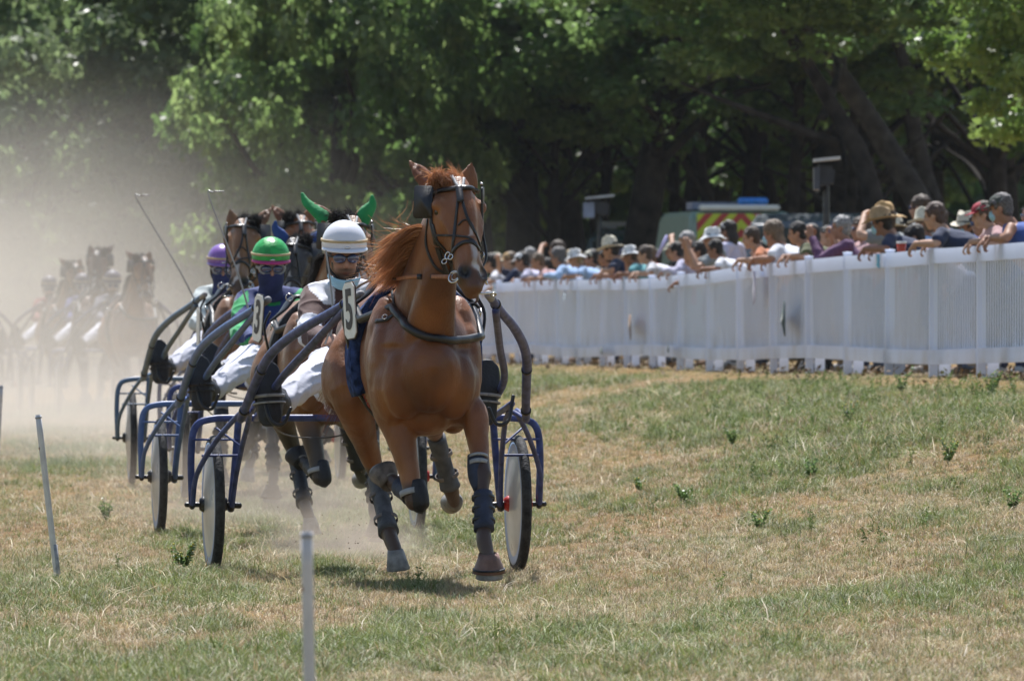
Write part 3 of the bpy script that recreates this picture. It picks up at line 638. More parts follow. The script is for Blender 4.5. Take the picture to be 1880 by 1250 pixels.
    blaze = sstep(.02,.05,n_)*(1-sstep(.003,.013,np.abs(s_+.002+wob*.5)*1.0-.007*(tt>.6)))*(sstep(.50,.53,tt+wob)*(1-sstep(.59,.61,tt+wob))+sstep(.64,.68,tt+wob)*(1-sstep(.84,.88,tt)))*inh
    eard = np.zeros(len(co))
    for e_ in (eL,eR):
        for f in (.2,.45,.7): eard = np.maximum(eard, near(e_[1].lerp(e_[3],f)+HN*.012, (.022,.012,.022))*.9)
    snip = np.exp(-(((s_+.022)/.028)**2+((tt-.872+s_*.5)/.024)**2)*1.2)*(n_>.02)*inh*2.4
    muz = inh*sstep(.72,.95,tt+wob)*(1-np.clip(snip,0,1))
    hole = inh*np.maximum(np.exp(-(((s_-.048)/.023)**2+((tt-.905)/.050)**2))*(n_>.0), np.exp(-(((s_+.048)/.023)**2+((tt-.905)/.050)**2))*(n_>.02))  # shade inside the nostrils, put into the coat colour
    c = np.zeros((len(co),3)); c[:,0] = pts; c[:,1] = np.clip(.75*blaze+snip,0,1); c[:,2] = np.clip(.6*muz+1.7*hole+eard*.35,0,1)*(1-np.clip(snip,0,1))
    setcol(me, 'marks', c); return me
def coat_mat(name, base, dark, light, points, white=(.50,.47,.47), rough=.42, low=False):
    m, t, b = nt(name); N = t.nodes; L = t.links
    tc = N.new('ShaderNodeTexCoord'); n1 = N.new('ShaderNodeTexNoise'); n1.inputs['Scale'].default_value = 3.2; n1.inputs['Detail'].default_value = 7; L.new(tc.outputs['Object'], n1.inputs['Vector'])
    r = N.new('ShaderNodeValToRGB'); e = r.color_ramp.elements; e[0].position = .32; e[0].color = (*dark,1); e[1].position = .72; e[1].color = (*light,1); k = e.new(.5); k.color = (*base,1)
    L.new(n1.outputs[0], r.inputs[0])
    a = N.new('ShaderNodeAttribute'); a.attribute_name = 'marks'; sp = N.new('ShaderNodeSeparateColor'); L.new(a.outputs['Color'], sp.inputs[0]); cur = r.outputs[0]
    for ch, col in ((0,points),(1,white),(2,(.02,.016,.015))):
        mx = N.new('ShaderNodeMix'); mx.data_type = 'RGBA'; L.new(sp.outputs[ch], mx.inputs[0]); L.new(cur, mx.inputs[6]); mx.inputs[7].default_value = (*col,1); cur = mx.outputs[2]
    if low:
        s0 = N.new('ShaderNodeSeparateXYZ'); L.new(tc.outputs['Object'], s0.inputs[0]); l0 = N.new('ShaderNodeMapRange'); l0.inputs[1].default_value = .86; l0.inputs[2].default_value = .66; l0.inputs[3].default_value = 0; l0.inputs[4].default_value = .95; L.new(s0.outputs[2], l0.inputs[0])
        mx = N.new('ShaderNodeMix'); mx.data_type = 'RGBA'; L.new(l0.outputs[0], mx.inputs[0]); L.new(cur, mx.inputs[6]); mx.inputs[7].default_value = (*points,1); cur = mx.outputs[2]
    L.new(cur, b.inputs['Base Color']); b.inputs['Roughness'].default_value = rough; b.inputs['Specular IOR Level'].default_value = .42; b.inputs['Sheen Weight'].default_value = .06; b.inputs['Sheen Roughness'].default_value = .4
    mp = N.new('ShaderNodeMapping'); mp.inputs['Scale'].default_value = (90,90,22); n2 = N.new('ShaderNodeTexNoise'); n2.inputs['Scale'].default_value = 1.6; n2.inputs['Detail'].default_value = 3
    L.new(tc.outputs['Object'], mp.inputs[0]); L.new(mp.outputs[0], n2.inputs['Vector'])
    n3 = N.new('ShaderNodeTexNoise'); n3.inputs['Scale'].default_value = 9; n3.inputs['Detail'].default_value = 5; n3.inputs['Distortion'].default_value = 1.2; L.new(tc.outputs['Object'], n3.inputs['Vector'])
    s3 = N.new('ShaderNodeMath'); s3.operation = 'SUBTRACT'; s3.inputs[1].default_value = .5; L.new(n3.outputs[0], s3.inputs[0]); a3 = N.new('ShaderNodeMath'); a3.operation = 'ABSOLUTE'; L.new(s3.outputs[0], a3.inputs[0])
    r3 = N.new('ShaderNodeMapRange'); r3.inputs[1].default_value = 0; r3.inputs[2].default_value = .035; r3.inputs[3].default_value = 1; r3.inputs[4].default_value = 0; L.new(a3.outputs[0], r3.inputs[0])
    b3 = N.new('ShaderNodeBump'); b3.inputs['Strength'].default_value = .14; b3.inputs['Distance'].default_value = .008; L.new(r3.outputs[0], b3.inputs['Height'])
    bp = N.new('ShaderNodeBump'); bp.inputs['Strength'].default_value = .45; bp.inputs['Distance'].default_value = .006; L.new(n2.outputs[0], bp.inputs['Height']); L.new(b3.outputs[0], bp.inputs['Normal']); L.new(bp.outputs[0], b.inputs['Normal'])
    rr = N.new('ShaderNodeMapRange'); rr.inputs[1].default_value = .3; rr.inputs[2].default_value = .7; rr.inputs[3].default_value = rough-.10; rr.inputs[4].default_value = rough+.18; L.new(n3.outputs[0], rr.inputs[0]); L.new(rr.outputs[0], b.inputs['Roughness'])
    # dust that has settled low on the legs and belly
    sz = N.new('ShaderNodeSeparateXYZ'); L.new(tc.outputs['Object'], sz.inputs[0]); dz = N.new('ShaderNodeMapRange'); dz.inputs[1].default_value = .75; dz.inputs[2].default_value = .05; dz.inputs[3].default_value = 0; dz.inputs[4].default_value = .38; L.new(sz.outputs[2], dz.inputs[0])
    dm = N.new('ShaderNodeMath'); dm.operation = 'MULTIPLY'; L.new(dz.outputs[0], dm.inputs[0]); L.new(n1.outputs[0], dm.inputs[1]); mx = N.new('ShaderNodeMix'); mx.data_type = 'RGBA'; L.new(dm.outputs[0], mx.inputs[0]); L.new(cur, mx.inputs[6]); mx.inputs[7].default_value = (.30,.23,.17,1); L.new(mx.outputs[2], b.inputs['Base Color'])
    return m
RF, LF, RH, LH = {}, {}, {}, {}
CHEST = coat_mat('chestnut_coat', (.165,.054,.014), (.085,.027,.009), (.27,.102,.031), (.035,.012,.008))
BAY = coat_mat('bay_coat', (.17,.072,.028), (.10,.04,.018), (.25,.12,.05), (.014,.011,.011), low=True)
DKBAY = coat_mat('dark_bay_coat', (.085,.036,.018), (.05,.022,.012), (.14,.06,.03), (.013,.011,.011), low=True)
BLACKC = coat_mat('black_coat', (.03,.024,.022), (.02,.016,.015), (.05,.04,.036), (.013,.011,.011))
def hair_mat(name, c1, c2):
    m, t, b = nt(name); N = t.nodes; L = t.links; a = N.new('ShaderNodeAttribute'); a.attribute_name = 'hv'
    mix = N.new('ShaderNodeMix'); mix.data_type = 'RGBA'; mix.inputs[6].default_value = (*c1,1); mix.inputs[7].default_value = (*c2,1); L.new(a.outputs['Fac'], mix.inputs[0])
    L.new(mix.outputs[2], b.inputs['Base Color']); b.inputs['Roughness'].default_value = .38; b.inputs['Specular IOR Level'].default_value = .5
    tr = N.new('ShaderNodeBsdfTranslucent'); L.new(mix.outputs[2], tr.inputs[0]); mx = N.new('ShaderNodeMixShader'); mx.inputs[0].default_value = .35
    L.new(b.outputs[0], mx.inputs[1]); L.new(tr.outputs[0], mx.inputs[2]); L.new(mx.outputs[0], N['Material Output'].inputs[0]); return m
HAIR_C = hair_mat('chestnut_hair', (.27,.095,.035), (.72,.38,.19)); HAIR_B = hair_mat('black_hair', (.012,.01,.01), (.04,.033,.03)); HAIR_D = hair_mat('dark_red_hair', (.06,.018,.012), (.13,.04,.022))
def hair(roots, n, length, flow, jit, w, seed, droop=.3, clump=9, sway=.12):
    """tapered strands: roots -> function u giving (point, direction); flow = direction hair blows"""
    rg = np.random.default_rng(seed); vs = []; qs = []; hv = []; SEG = 7
    cl = [(rg.random(), rg.normal(size=3)*jit, rg.uniform(.7,1.1), rg.uniform(0,6.28)) for _ in range(n//clump+1)]
    for i in range(n):
        cu, cj, clen, ph = cl[i//clump]; u = min(1,max(0,cu+rg.normal()*.012)); p0, d0 = roots(u); p0 = np.array(p0)+rg.normal(size=3)*.006
        fl = np.array(flow(u)); fl = fl+cj+rg.normal(size=3)*jit*.22; ln = length(u)*clen*rg.uniform(.65,1.1)
        side = rg.normal(size=3); k0 = len(vs); q = np.array(p0); dd = np.array(d0, float); val = np.clip(rg.normal(.4,.25)+(.2 if rg.random()<.15 else 0),0,1)
        for j in range(SEG):
            t = j/(SEG-1); ww = w*(1-.8*t)*.5; dr = dd*(1-t)**2+fl*(1-(1-t)**2)+np.array([0,0,-droop*t])+sway*t*np.array([math.sin(ph+t*5),math.cos(ph*1.3+t*4),math.sin(ph*.7+t*6)])
            dr = dr/np.linalg.norm(dr); s = np.cross(dr, side); s /= max(1e-6,np.linalg.norm(s)); vs += [q-s*ww, q+s*ww]; hv += [val,val]; q = q+dr*ln/(SEG-1)
        for j in range(SEG-1): a = k0+2*j; qs.append((a,a+1,a+3,a+2))
    me = np_mesh(np.array(vs), np.array(qs), 'hair'); setf(me, 'hv', hv); return me

LEATHER = mat('black_leather', (.016,.015,.017), rough=.38, spec=.5, var=.3, scale=20, bump=.2, bscale=120)
METAL = mat('bright_metal', (.62,.60,.58), rough=.22, metal=1.0, var=.1, scale=30)
TANL = mat('tan_leather', (.32,.13,.065), rough=.5, var=.15, scale=30, bump=.2)
BOOTG = mat('grey_neoprene', (.075,.078,.09), rough=.7, var=.2, scale=20, bump=.4, bscale=90)
BOOTN = mat('navy_neoprene', (.022,.028,.055), rough=.65, var=.2, scale=20, bump=.4, bscale=90)
BOOTK = mat('black_neoprene', (.016,.016,.02), rough=.6, var=.2, scale=20, bump=.4, bscale=90)
DUSTY = mat('dusty_rubber', (.16,.135,.125), rough=.75, var=.25, scale=25, bump=.3, bscale=60)
HOOFM = mat('hoof_horn', (.21,.20,.19), rough=.55, var=.3, scale=18, bump=.5, bscale=50)
BELLM = mat('bell_boot_rubber', (.20,.11,.085), rough=.5, var=.2, scale=15, bump=.2)
PADB = mat('blue_saddle_cloth', (.03,.055,.16), rough=.95, spec=.1, var=.35, scale=25, bump=1.0, bscale=70)
TRIMM = mat('pale_grey_band', (.30,.30,.31), rough=.6, var=.1, scale=20)
EYEM = mat('horse_eye', (.012,.008,.006), rough=.06, spec=.8, var=.05)
GREENH = mat('green_ear_cloth', (.015,.26,.075), rough=.8, var=.12, scale=15, bump=.5, bscale=30, sheen=.2)
BLUEH = mat('blue_ear_cloth', (.02,.06,.22), rough=.8, var=.12, scale=15, bump=.5, bscale=30)
REDM = mat('red_paint', (.45,.02,.015), rough=.4, var=.1)

body_me = horse_body()
BV = BVHTree.FromPolygons([v.co for v in body_me.vertices], [p.vertices[:] for p in body_me.polygons])
def hit(px, py, off=.004):
    o, d = HF.ray(px, py); r = BV.ray_cast(o, d)
    return (r[0]+r[1]*off, r[1]) if r[0] is not None else None
def snap(p, off=.004):
    r = BV.find_nearest(V(p)); return r[0]+r[1]*off, r[1]
def strap_px(bm, pxs, w, th=.006, sub=5, off=.004):
    """strap laid on the body along photograph pixels, resampled so that it hugs the skin"""
    A = cr([tuple(p) for p in pxs], sub); ps = []; ns = []
    for a in A:
        h = hit(a[0], a[1], off)
        if h: ps.append(h[0]); ns.append(h[1])
    if len(ps) > 1: ribbon(bm, ps, ns, w, th, 1)
def strap3(bm, pts, w, th=.006, sub=6, off=.005):
    A = cr([tuple(p) for p in pts], sub); R = [snap(a, off) for a in A]; ribbon(bm, [r[0] for r in R], [r[1] for r in R], w, th, 1)
def ring_around(bm, c, axis, up, r1, r2, w, th, a0=0, a1=360, n=24):
    axis = V(axis).normalized(); u = V(up); u = (u-axis*u.dot(axis)).normalized(); v = axis.cross(u); ps = []; ns = []
    for i in range(n+1):
        a = math.radians(a0+(a1-a0)*i/n); d = u*math.cos(a)*r1+v*math.sin(a)*r2; ps.append(V(c)+d); ns.append(d.normalized())
    ribbon(bm, ps, ns, w, th, 1)
def torus(bm, c, axis, r, t, n=16):
    axis = V(axis).normalized(); u = axis.orthogonal().normalized(); v = axis.cross(u)
    tube(bm, [V(c)+u*math.cos(2*math.pi*i/n)*r+v*math.sin(2*math.pi*i/n)*r for i in range(n+1)], t, n=6, sub=1, ref=axis, cap=False)

def hoof_mesh(top, sole_dir, toe, r=.052, h=.075):
    """hoof: a flared cone with a flat sole, slanted towards the toe"""
    z = -V(sole_dir).normalized(); y = V(toe); y = (y-z*y.dot(z)).normalized(); x = y.cross(z); M = Matrix((x,y,z)).transposed(); bm = bmesh.new(); rows = []; n = 20
    for hh, rr, sh in ((.02,.70,-.012),(0,.80,-.004),(-.35*h/.075*.075,.90,.004),(-h,1.08,.022),(-h-.006,1.02,.022),(-h-.0065,.8,.022)):
        row = []
        for k in range(n):
            a = 2*math.pi*k/n; q = V((math.cos(a)*r*rr, math.sin(a)*r*rr*(1.12 if math.sin(a) > 0 else .9)+sh, hh)); row.append(bm.verts.new(V(top)+M@q))
        rows.append(row)
    for a, b in zip(rows[:-1], rows[1:]):
        for k in range(n): bm.faces.new((a[k],a[(k+1)%n],b[(k+1)%n],b[k]))
    bm.faces.new(rows[0]); bm.faces.new(rows[-1]); return bm_mesh(bm, 'hoof')
def bell_mesh(top, sole_dir, toe, r=.062, h=.062):
    z = -V(sole_dir).normalized(); y = V(toe); y = (y-z*y.dot(z)).normalized(); x = y.cross(z); M = Matrix((x,y,z)).transposed(); bm = bmesh.new()
    revolve(bm, [(r*.62,.035),(r*.68,.04),(r*.80,.01),(r*1.02,-h*.45),(r*1.17,-h*.86),(r*1.14,-h*.87),(r*.9,-h*.5)], c=V(top)+y*.008, M=M, n=24); return bm_mesh(bm, 'bell_boot')
def sleeve(pts, rad, n=16, sub=4, ref=(1,0,0)):
    bm = bmesh.new(); tube(bm, pts, rad, n=n, sub=sub, ref=ref, cap=False); return bm_mesh(bm, 'boot')

def horse_parts(hero=True):
    """every part as (name, mesh, material key, parent index or None)"""
    P_ = []
    def add(name, me, m, parent=None, label=None): P_.append([name, me, m, parent, label]); return len(P_)-1
    add('body', body_me, 'coat')
    # eyes
    for s in (1,-1):
        bm = bmesh.new(); ell(bm, H(.272,s*.106,.034), (.019,.021,.019), M=Matrix((HS,HN,HD)).transposed()); add('eye', bm_mesh(bm), EYEM)
        bm = bmesh.new()
        ps = [H(.25,s*.108,.056), H(.243,s*.120,.038), H(.25,s*.122,.016)]; ribbon(bm, ps, [HS*s+HN*.5]*3, .012, .007); add('eyelid', bm_mesh(bm), 'coat')
    # mane, forelock, tail
    crest = [V((.055,.90,1.74)), V((.05,.86,1.70)), V((.05,.74,1.63)), V((.04,.58,1.55)), V((.03,.44,1.50))]
    CA = cr([tuple(c) for c in crest], 8)
    def mroot(u): i = u*(len(CA)-1); k = int(min(i,len(CA)-2)); f = i-k; return CA[k]*(1-f)+CA[k+1]*f, (.7,-.3,.0)
    def mflow(u): return (.95, -.40, -.42+.12*math.sin(u*9)-.1*u)
    add('mane', hair(mroot, 2600, lambda u: .09+.20*math.sin(math.pi*min(1,.12+u*.85)), mflow, .15, .0042, 5, droop=.55, clump=14, sway=.22), 'hair')
    add('mane_wisp', hair(mroot, 160, lambda u: .20+.16*math.sin(math.pi*u), lambda u: (.9,-.3,.10-.3*u), .45, .0035, 6, droop=.35, clump=4, sway=.35), 'hair')
    add('short_mane', hair(mroot, 1300, lambda u: .09+.09*u, lambda u: (.6,-.3,-.7), .12, .005, 5, droop=.6, clump=14, sway=.15), 'hair')
    def froot(u): return tuple(H(-.02+.03*math.sin(u*60),(u-.28)*.155,.03+.03*math.cos(u*47))), (.0,.5,.9)
    add('forelock', hair(froot, 2200, lambda u: .10+.04*math.sin(u*20), lambda u: (.75-1.0*u,.45,.25+.3*math.sin(u*14)), .45, .0038, 9, droop=.75, clump=12, sway=.05), 'hair')
    def troot(u): return (.0+.02*math.cos(u*40), -.90, 1.24+.03*math.sin(u*55)), (.05,-.7,.2)
    add('tail', hair(troot, 1800, lambda u: .74, lambda u: (.40,-.40,-.90), .07, .007, 12, droop=.35), 'tail')
    # hooves and boots
    for leg, sd, toe, nm in ((RF, (.25,-.55,.55), (.35,-.5,-.55), 'rf'), (LF, (-.03,-.14,-1), (0,1,-.15), 'lf'), (RH, (-.12,-.05,-1), (0,1,0), 'rh'), (LH, (.05,-.75,.25), (-.1,-.2,-.9), 'lh')):
        add('hoof', hoof_mesh(leg['h'], sd, toe, .060 if nm == 'lf' else .054), HOOFM)
        if nm in ('rf','lf'): add('bell_boot', bell_mesh(leg['h'], sd, toe, .069 if nm == 'lf' else .063), DUSTY if nm == 'rf' else BELLM)
        k, f = leg['k'], leg['f']; bt = BOOTN if nm == 'lf' else BOOTG
        if nm == 'lf':
            b_ = add('leg_boot', sleeve([k.lerp(f,.30), k.lerp(f,.55), k.lerp(f,.86)], [(.046,.052),(.045,.052),(.050,.055)]), BOOTN)
            bm = bmesh.new(); d = (f-k).normalized()
            for q in (.38,.55,.72): ring_around(bm, k.lerp(f,q), d, (0,1,0), .048, .0545, .018, .003)
            add('boot_strap', bm_mesh(bm), LEATHER, b_)
            # knee boot: dark cup with pale bands
            kb = add('knee_boot', sleeve([k-d*.085+V((.018,-.01,0)), k-d*.03+V((.022,-.012,0)), k+d*.03+V((.022,-.012,0)), k+d*.09+V((.024,-.005,0))], [(.052,.045),(.050,.045),(.045,.040),(.022,.02)]), BOOTN)
            bm = bmesh.new(); ring_around(bm, k-d*.045+V((.018,-.01,0)), d, (0,1,0), .053, .0475, .022, .005); ring_around(bm, k-d*.078+V((.018,-.01,0)), d, (0,1,0), .054, .047, .014, .005); add('boot_strap', bm_mesh(bm), TRIMM, kb)
            bm = bmesh.new(); ring_around(bm, leg['h'].lerp(f,.0)+V((0,.012,-.038)), (.03,.14,1), (0,1,0), .069, .074, .010, .008); add('boot_strap', bm_mesh(bm), LEATHER)
        elif nm == 'rf':
            d = (k-V(L_(750,862,.65))).normalized()
            kb = add('knee_boot', sleeve([k-d*.08+V((-.022,.0,0)), k-d*.02+V((-.026,.01,0)), k+d*.035+V((-.026,.0,0)), k+d*.06+V((-.028,0,0))], [(.048,.058),(.048,.060),(.042,.052),(.012,.02)]), BOOTK)
            bm = bmesh.new(); ring_around(bm, k-d*.035, d, (0,1,0), .056, .060, .030, .006, n=20); add('boot_strap', bm_mesh(bm), TRIMM, kb)
            add('leg_boot', sleeve([k.lerp(f,.25), k.lerp(f,.6), k.lerp(f,.95)], [(.042,.048),(.040,.048),(.048,.052)]), BOOTN)
        else:
            b_ = add('leg_boot', sleeve([k.lerp(f,.10), k.lerp(f,.45), k.lerp(f,.75), k.lerp(f,1.02)], [(.048,.062),(.043,.054),(.043,.053),(.053,.058)]), bt)
            bm = bmesh.new(); d = (f-k).normalized()
            for q, rr in ((.42,1.),(.80,1.04)): ring_around(bm, k.lerp(f,q), d, (0,1,0), .0455*rr, .0565*rr, .022, .003)
            add('boot_strap', bm_mesh(bm), DUSTY, b_)
    # bridle
    bm = bmesh.new()
    strap3(bm, [H(.0,-.07,-.05), H(.16,-.125,-.005), H(.36,-.110,-.02), H(.56,-.085,.0), H(.76,-.073,.0)], .018)
    strap_px(bm, [(792,374),(796,359),(815,351),(843,347),(868,348),(884,358)], .021, .012, off=.010)
    strap_px(bm, [(794,345),(792,400),(799,440),(811,478),(822,506)], .024); strap_px(bm, [(786,402),(783,450),(798,488),(816,502)], .013)
    strap_px(bm, [(842,362),(838,400),(833,440),(829,478),(827,502)], .014); strap_px(bm, [(847,362),(858,400),(873,430),(883,458)], .014)
    strap_px(bm, [(802,432),(830,433),(858,436),(874,447)], .010); strap_px(bm, [(827,478),(836,457),(853,445),(870,447),(881,462)], .018, .009)
    strap_px(bm, [(796,412),(806,450),(822,478),(832,500)], .009); strap_px(bm, [(842,414),(851,405),(861,406),(869,418)], .007)
    strap3(bm, [H(.28,.118,-.03), H(.50,.085,-.06), H(.62,0,-.12), H(.50,-.085,-.06), H(.28,-.118,-.03)], .014)
    br = add('bridle', bm_mesh(bm), LEATHER)
    bm = bmesh.new(); strap_px(bm, [(843,345),(845,358),(847,373)], .034, .008, off=.016); add('brow_drop', bm_mesh(bm), LEATHER, br)
    bm = bmesh.new(); strap_px(bm, [(829,322),(835,333),(842,346)], .015, .006, off=.012); strap_px(bm, [(850,330),(850,347)], .013, .006, off=.012); add('crown_strap', bm_mesh(bm), TRIMM, br)
    # blinker cups: a square flap each side
    def flap(c, ax, ay, w, h, m):
        bm = bmesh.new(); ax = V(ax).normalized(); az = ax.cross(V(ay)).normalized(); ay = az.cross(ax); M = Matrix((ax,ay,az)).transposed()
        lo = []
        for sx, sy, a0 in ((1,1,0),(-1,1,90),(-1,-1,180),(1,-1,270)):
            for q in range(5): a = math.radians(a0+q*22.5); lo.append((sx*(w/2-.016)+.016*math.cos(a), sy*(h/2-.016)+.016*math.sin(a)))
        top = [bm.verts.new(c+M@V((x,y,.004))) for x,y in lo]; bot = [bm.verts.new(c+M@V((x,y,-.004))) for x,y in lo]; bm.faces.new(top); bm.faces.new(bot[::-1])
        for q in range(20): bm.faces.new((bot[q],bot[(q+1)%20],top[(q+1)%20],top[q]))
        return bm_mesh(bm, 'flap')
    c1 = L_(777,371,1.10); 
    add('blinker', flap(c1, (L_(790,371,1.13)-L_(762,371,1.08)), (L_(777,345,1.09)-L_(776,398,1.10)), .10, .155, 0), LEATHER, br)
    c2 = L_(886,372,1.10); add('blinker', flap(c2, V((.25,1,0)), V((0,.1,1)), .09, .145, 0), LEATHER, br)
    bm = bmesh.new(); tube(bm, [L_(885,340,1.10), L_(886,420,1.15), L_(893,470,1.2), H(.80,-.066,.0)], .006, n=6); add('cheek_rod', bm_mesh(bm), LEATHER, br)
    bm = bmesh.new(); ell(bm, L_(884,338,1.10), .008); torus(bm, H(.68,.092,.0), HS+HN*.4, .017, .0035); torus(bm, H(.72,.088,.02), HS+HN*.7, .013, .0035)
    torus(bm, H(.66,-.082,.0), HS+HN*.4, .017, .0035); torus(bm, H(.70,.10,-.03), HS+HN, .013, .003); add('buckle_ring', bm_mesh(bm), METAL, br)
    bm = bmesh.new(); torus(bm, H(.885,.078,-.01), HS*.8+HN*.6, .030, .0048); torus(bm, H(.885,.075,-.005), HS*.8+HN*.6, .020, .004); torus(bm, H(.89,-.076,-.005), HS*.8-HN*.6, .028, .0045); add('bit_ring', bm_mesh(bm), METAL, br)
    bm = bmesh.new(); tube(bm, [H(1.05,-.02,-.01), H(1.05,-.08,.0), H(1.06,-.105,.0)], .0045, n=6); torus(bm, H(1.06,-.098,0), HD, .012, .004); add('bit_bar', bm_mesh(bm), METAL, br)
    # reins from the bit back over the shoulder
    bm = bmesh.new(); a = H(.885,.092,-.01); ps = [a, L_(790,508,.98), L_(755,508,.86), L_(728,512,.60)]; ribbon(bm, ps, [V((.5,1,0))]*4, .020, .007); add('rein', bm_mesh(bm), TANL, br)
    bm = bmesh.new(); 
    for px, Y in ((770,.92),(795,.985)): ribbon(bm, [L_(px-4,508,Y+.006), L_(px+4,508,Y+.018)], [V((.5,1,0))]*2, .026, .014)
    ps = [L_(728,512,.60), L_(690,512,.30), L_(655,528,-.2), L_(625,560,-.8), L_(597,630,-1.9)]; tube(bm, ps, .006, n=6); add('rein', bm_mesh(bm), LEATHER, br)
    bm = bmesh.new(); ps = [H(.89,-.085,-.01), V((-.22,.86,1.45)), V((-.27,.4,1.38)), V((-.25,-.4,1.38)), V((-.18,-1.9,1.15))]; tube(bm, ps, .006, n=6); add('rein', bm_mesh(bm), LEATHER, br)
    # breast collar
    bm = bmesh.new(); A = cr([(722,566),(733,580),(752,600),(785,617),(830,625),(868,622),(893,612)], 5); ps = []
    for a in A:
        h = hit(a[0], a[1], .012)
        if h: ps.append(h[0])
    ps = [V((.29,.22,1.36)), V((.285,.40,1.30))]+ps+[V((-.27,.45,1.30)), V((-.28,.22,1.36))]
    bc = add('breast_collar', None, LEATHER); tube(bm, ps, (.020), n=10, sub=1); P_[bc][1] = bm_mesh(bm)
    bm = bmesh.new(); A = cr([(718,512),(722,545),(727,566)], 5); strap_px(bm, [(719,515),(721,540),(726,566)], .012); strap_px(bm, [(690,590),(712,586),(728,573)], .020); add('collar_strap', bm_mesh(bm), LEATHER, bc)
    bm = bmesh.new(); h = hit(708,584,.012); 
    if h: torus(bm, h[0], h[1], .013, .003, 8)
    add('buckle_ring', bm_mesh(bm), METAL, bc)
    # saddle pad, girth and saddle
    bm = bmesh.new(); ps = []; ns = []
    for i in range(25):
        a = math.radians(-118+236*i/24); p = V((math.sin(a)*.34, .20, 1.12+math.cos(a)*.42)); r = snap(p, .022); ps.append(r[0]); ns.append(r[1])
    pad = add('saddle_pad', None, PADB); ribbon(bm, ps, ns, .20, .040, 2); P_[pad][1] = bm_mesh(bm)
    bm = bmesh.new(); ps = []; ns = []
    for i in range(41):
        a = math.radians(-180+360*i/40); p = V((math.sin(a)*.34, .14, 1.10+math.cos(a)*.44)); r = snap(p, .030 if abs(a) < 2.0 else .010); ps.append(r[0]); ns.append(r[1])
    ribbon(bm, ps, ns, .065, .010, 1); add('girth', bm_mesh(bm), LEATHER)
    for s in (1,-1):
        bm = bmesh.new(); tube(bm, [(s*.10,.20,1.50),(s*.17,.20,1.50),(s*.24,.22,1.42),(s*.31,.22,1.36)], [(.012,.05),(.014,.055),(.012,.05),(.008,.03)], n=10, ref=(0,0,1)); add('harness_saddle', bm_mesh(bm), LEATHER)
        bm = bmesh.new(); torus(bm, (s*.20,.25,1.50), (0,1,0), .022, .004); add('terret_ring', bm_mesh(bm), METAL)
        bm = bmesh.new(); torus(bm, (s*.31,.27,1.33), (1,0,.2), .026, .004); add('terret_ring', bm_mesh(bm), METAL)
        bm = bmesh.new(); tube(bm, [(s*.31,.16,1.41),(s*.345,.18,1.33),(s*.33,.20,1.22),(s*.30,.16,1.10),(s*.285,.15,.95)], [(.008,.022)]*5, n=8); add('shaft_strap', bm_mesh(bm), LEATHER)
    # red-lettered overgirth edge
    bm = bmesh.new(); 
    for q in range(9): 
        r = snap(V((.33,.245,1.0-.022*q)), .006); ell(bm, r[0], (.003,.005,.008))
    add('red_trim', bm_mesh(bm), REDM)
    return P_
HP = horse_parts()
EARHOOD = []
for s, e in ((1,[(793,352,.99),(774,324,.98),(752,297,.95)]),(-1,[(853,348,.99),(862,322,.99),(867,299,.98)])):
    bm = bmesh.new(); A = [L_(*q) for q in e]; d = (A[2]-A[0]); out = HS*s*.10
    tube(bm, [A[0]-d*.35, A[0], A[1]+out*.15, A[2]+out*.45, A[2]+d*.40+out*.30], [(.058,.045),(.054,.032),(.048,.024),(.030,.016),(.010,.008)], n=14, sub=4, ref=HS); EARHOOD.append(bm_mesh(bm))
bm = bmesh.new(); tube(bm, [H(-.02,.06,-.02), H(-.015,0,.04), H(-.02,-.06,-.02)], [(.05,.03),(.06,.03),(.05,.03)], n=12, ref=HD); EARHOOD.append(bm_mesh(bm))
# padded cheek rolls of the other horses
def horse(frame, coat, hairm, tailm, label, group, mirror=False, skip=(), swap=None, hood=None, short=False):
    root = empty('horse', frame.o, math.pi+frame.a, label=label, cat='horse', group=group)
    if mirror: root.scale = (-1,1,1)
    made = []
    for name, me, m, par, lab in HP:
        if name in skip or name == ('mane' if short else 'short_mane'): made.append(None); continue
        mm = {'coat': coat, 'hair': hairm, 'tail': tailm}.get(m, m) if isinstance(m, str) else m
        if swap and name in swap: mm = swap[name]
        made.append(link(name, me, mm, parent=made[par] if par is not None and made[par] else root))
    if hood:
        for me in EARHOOD: link('ear_hood', me, hood, parent=root)
    return root
if True:
    horse(HF, CHEST, HAIR_C, HAIR_D, 'chestnut horse with a white snip and flying red mane trotting in front of the field', 'trotting horses in the race')
# ------------------------------------------------------------------ sulkies
SF = Frame(-.754, 45.0, math.radians(6.5))
S_ = SF.L
BLUE = mat('blue_steel_paint', (.055,.075,.21), rough=.42, spec=.22, var=.22, scale=18, bump=.15, bscale=50)
BLUE2 = mat('light_blue_steel_paint', (.09,.15,.32), rough=.42, spec=.22, var=.1, scale=10)
BLUE3 = mat('teal_steel_paint', (.10,.16,.25), rough=.42, spec=.22, var=.1, scale=10)
TYRE = mat('tyre_rubber', (.03,.03,.032), rough=.8, var=.3, scale=30, bump=.8, bscale=70)
DISC = mat('wheel_disc', (.50,.50,.50), rough=.30, spec=.6, var=.12, scale=6, bump=.03, coat=.2)
DISCE = mat('wheel_disc_rim', (.20,.30,.50), rough=.35, var=.1)
SEATM = mat('grey_blue_seat', (.11,.14,.21), rough=.45, var=.1, bump=.2)
WHITEP = mat('white_plate', (.78,.78,.76), rough=.4, var=.04, scale=15)
INK = mat('dark_ink', (.06,.06,.07), rough=.5, var=.1)
def tm(pts, r, n=8, sub=5, name='tube', ref=(0,0,1)):
    bm = bmesh.new(); tube(bm, pts, r, n=n, sub=sub, ref=ref); return bm_mesh(bm, name)
WX = .79
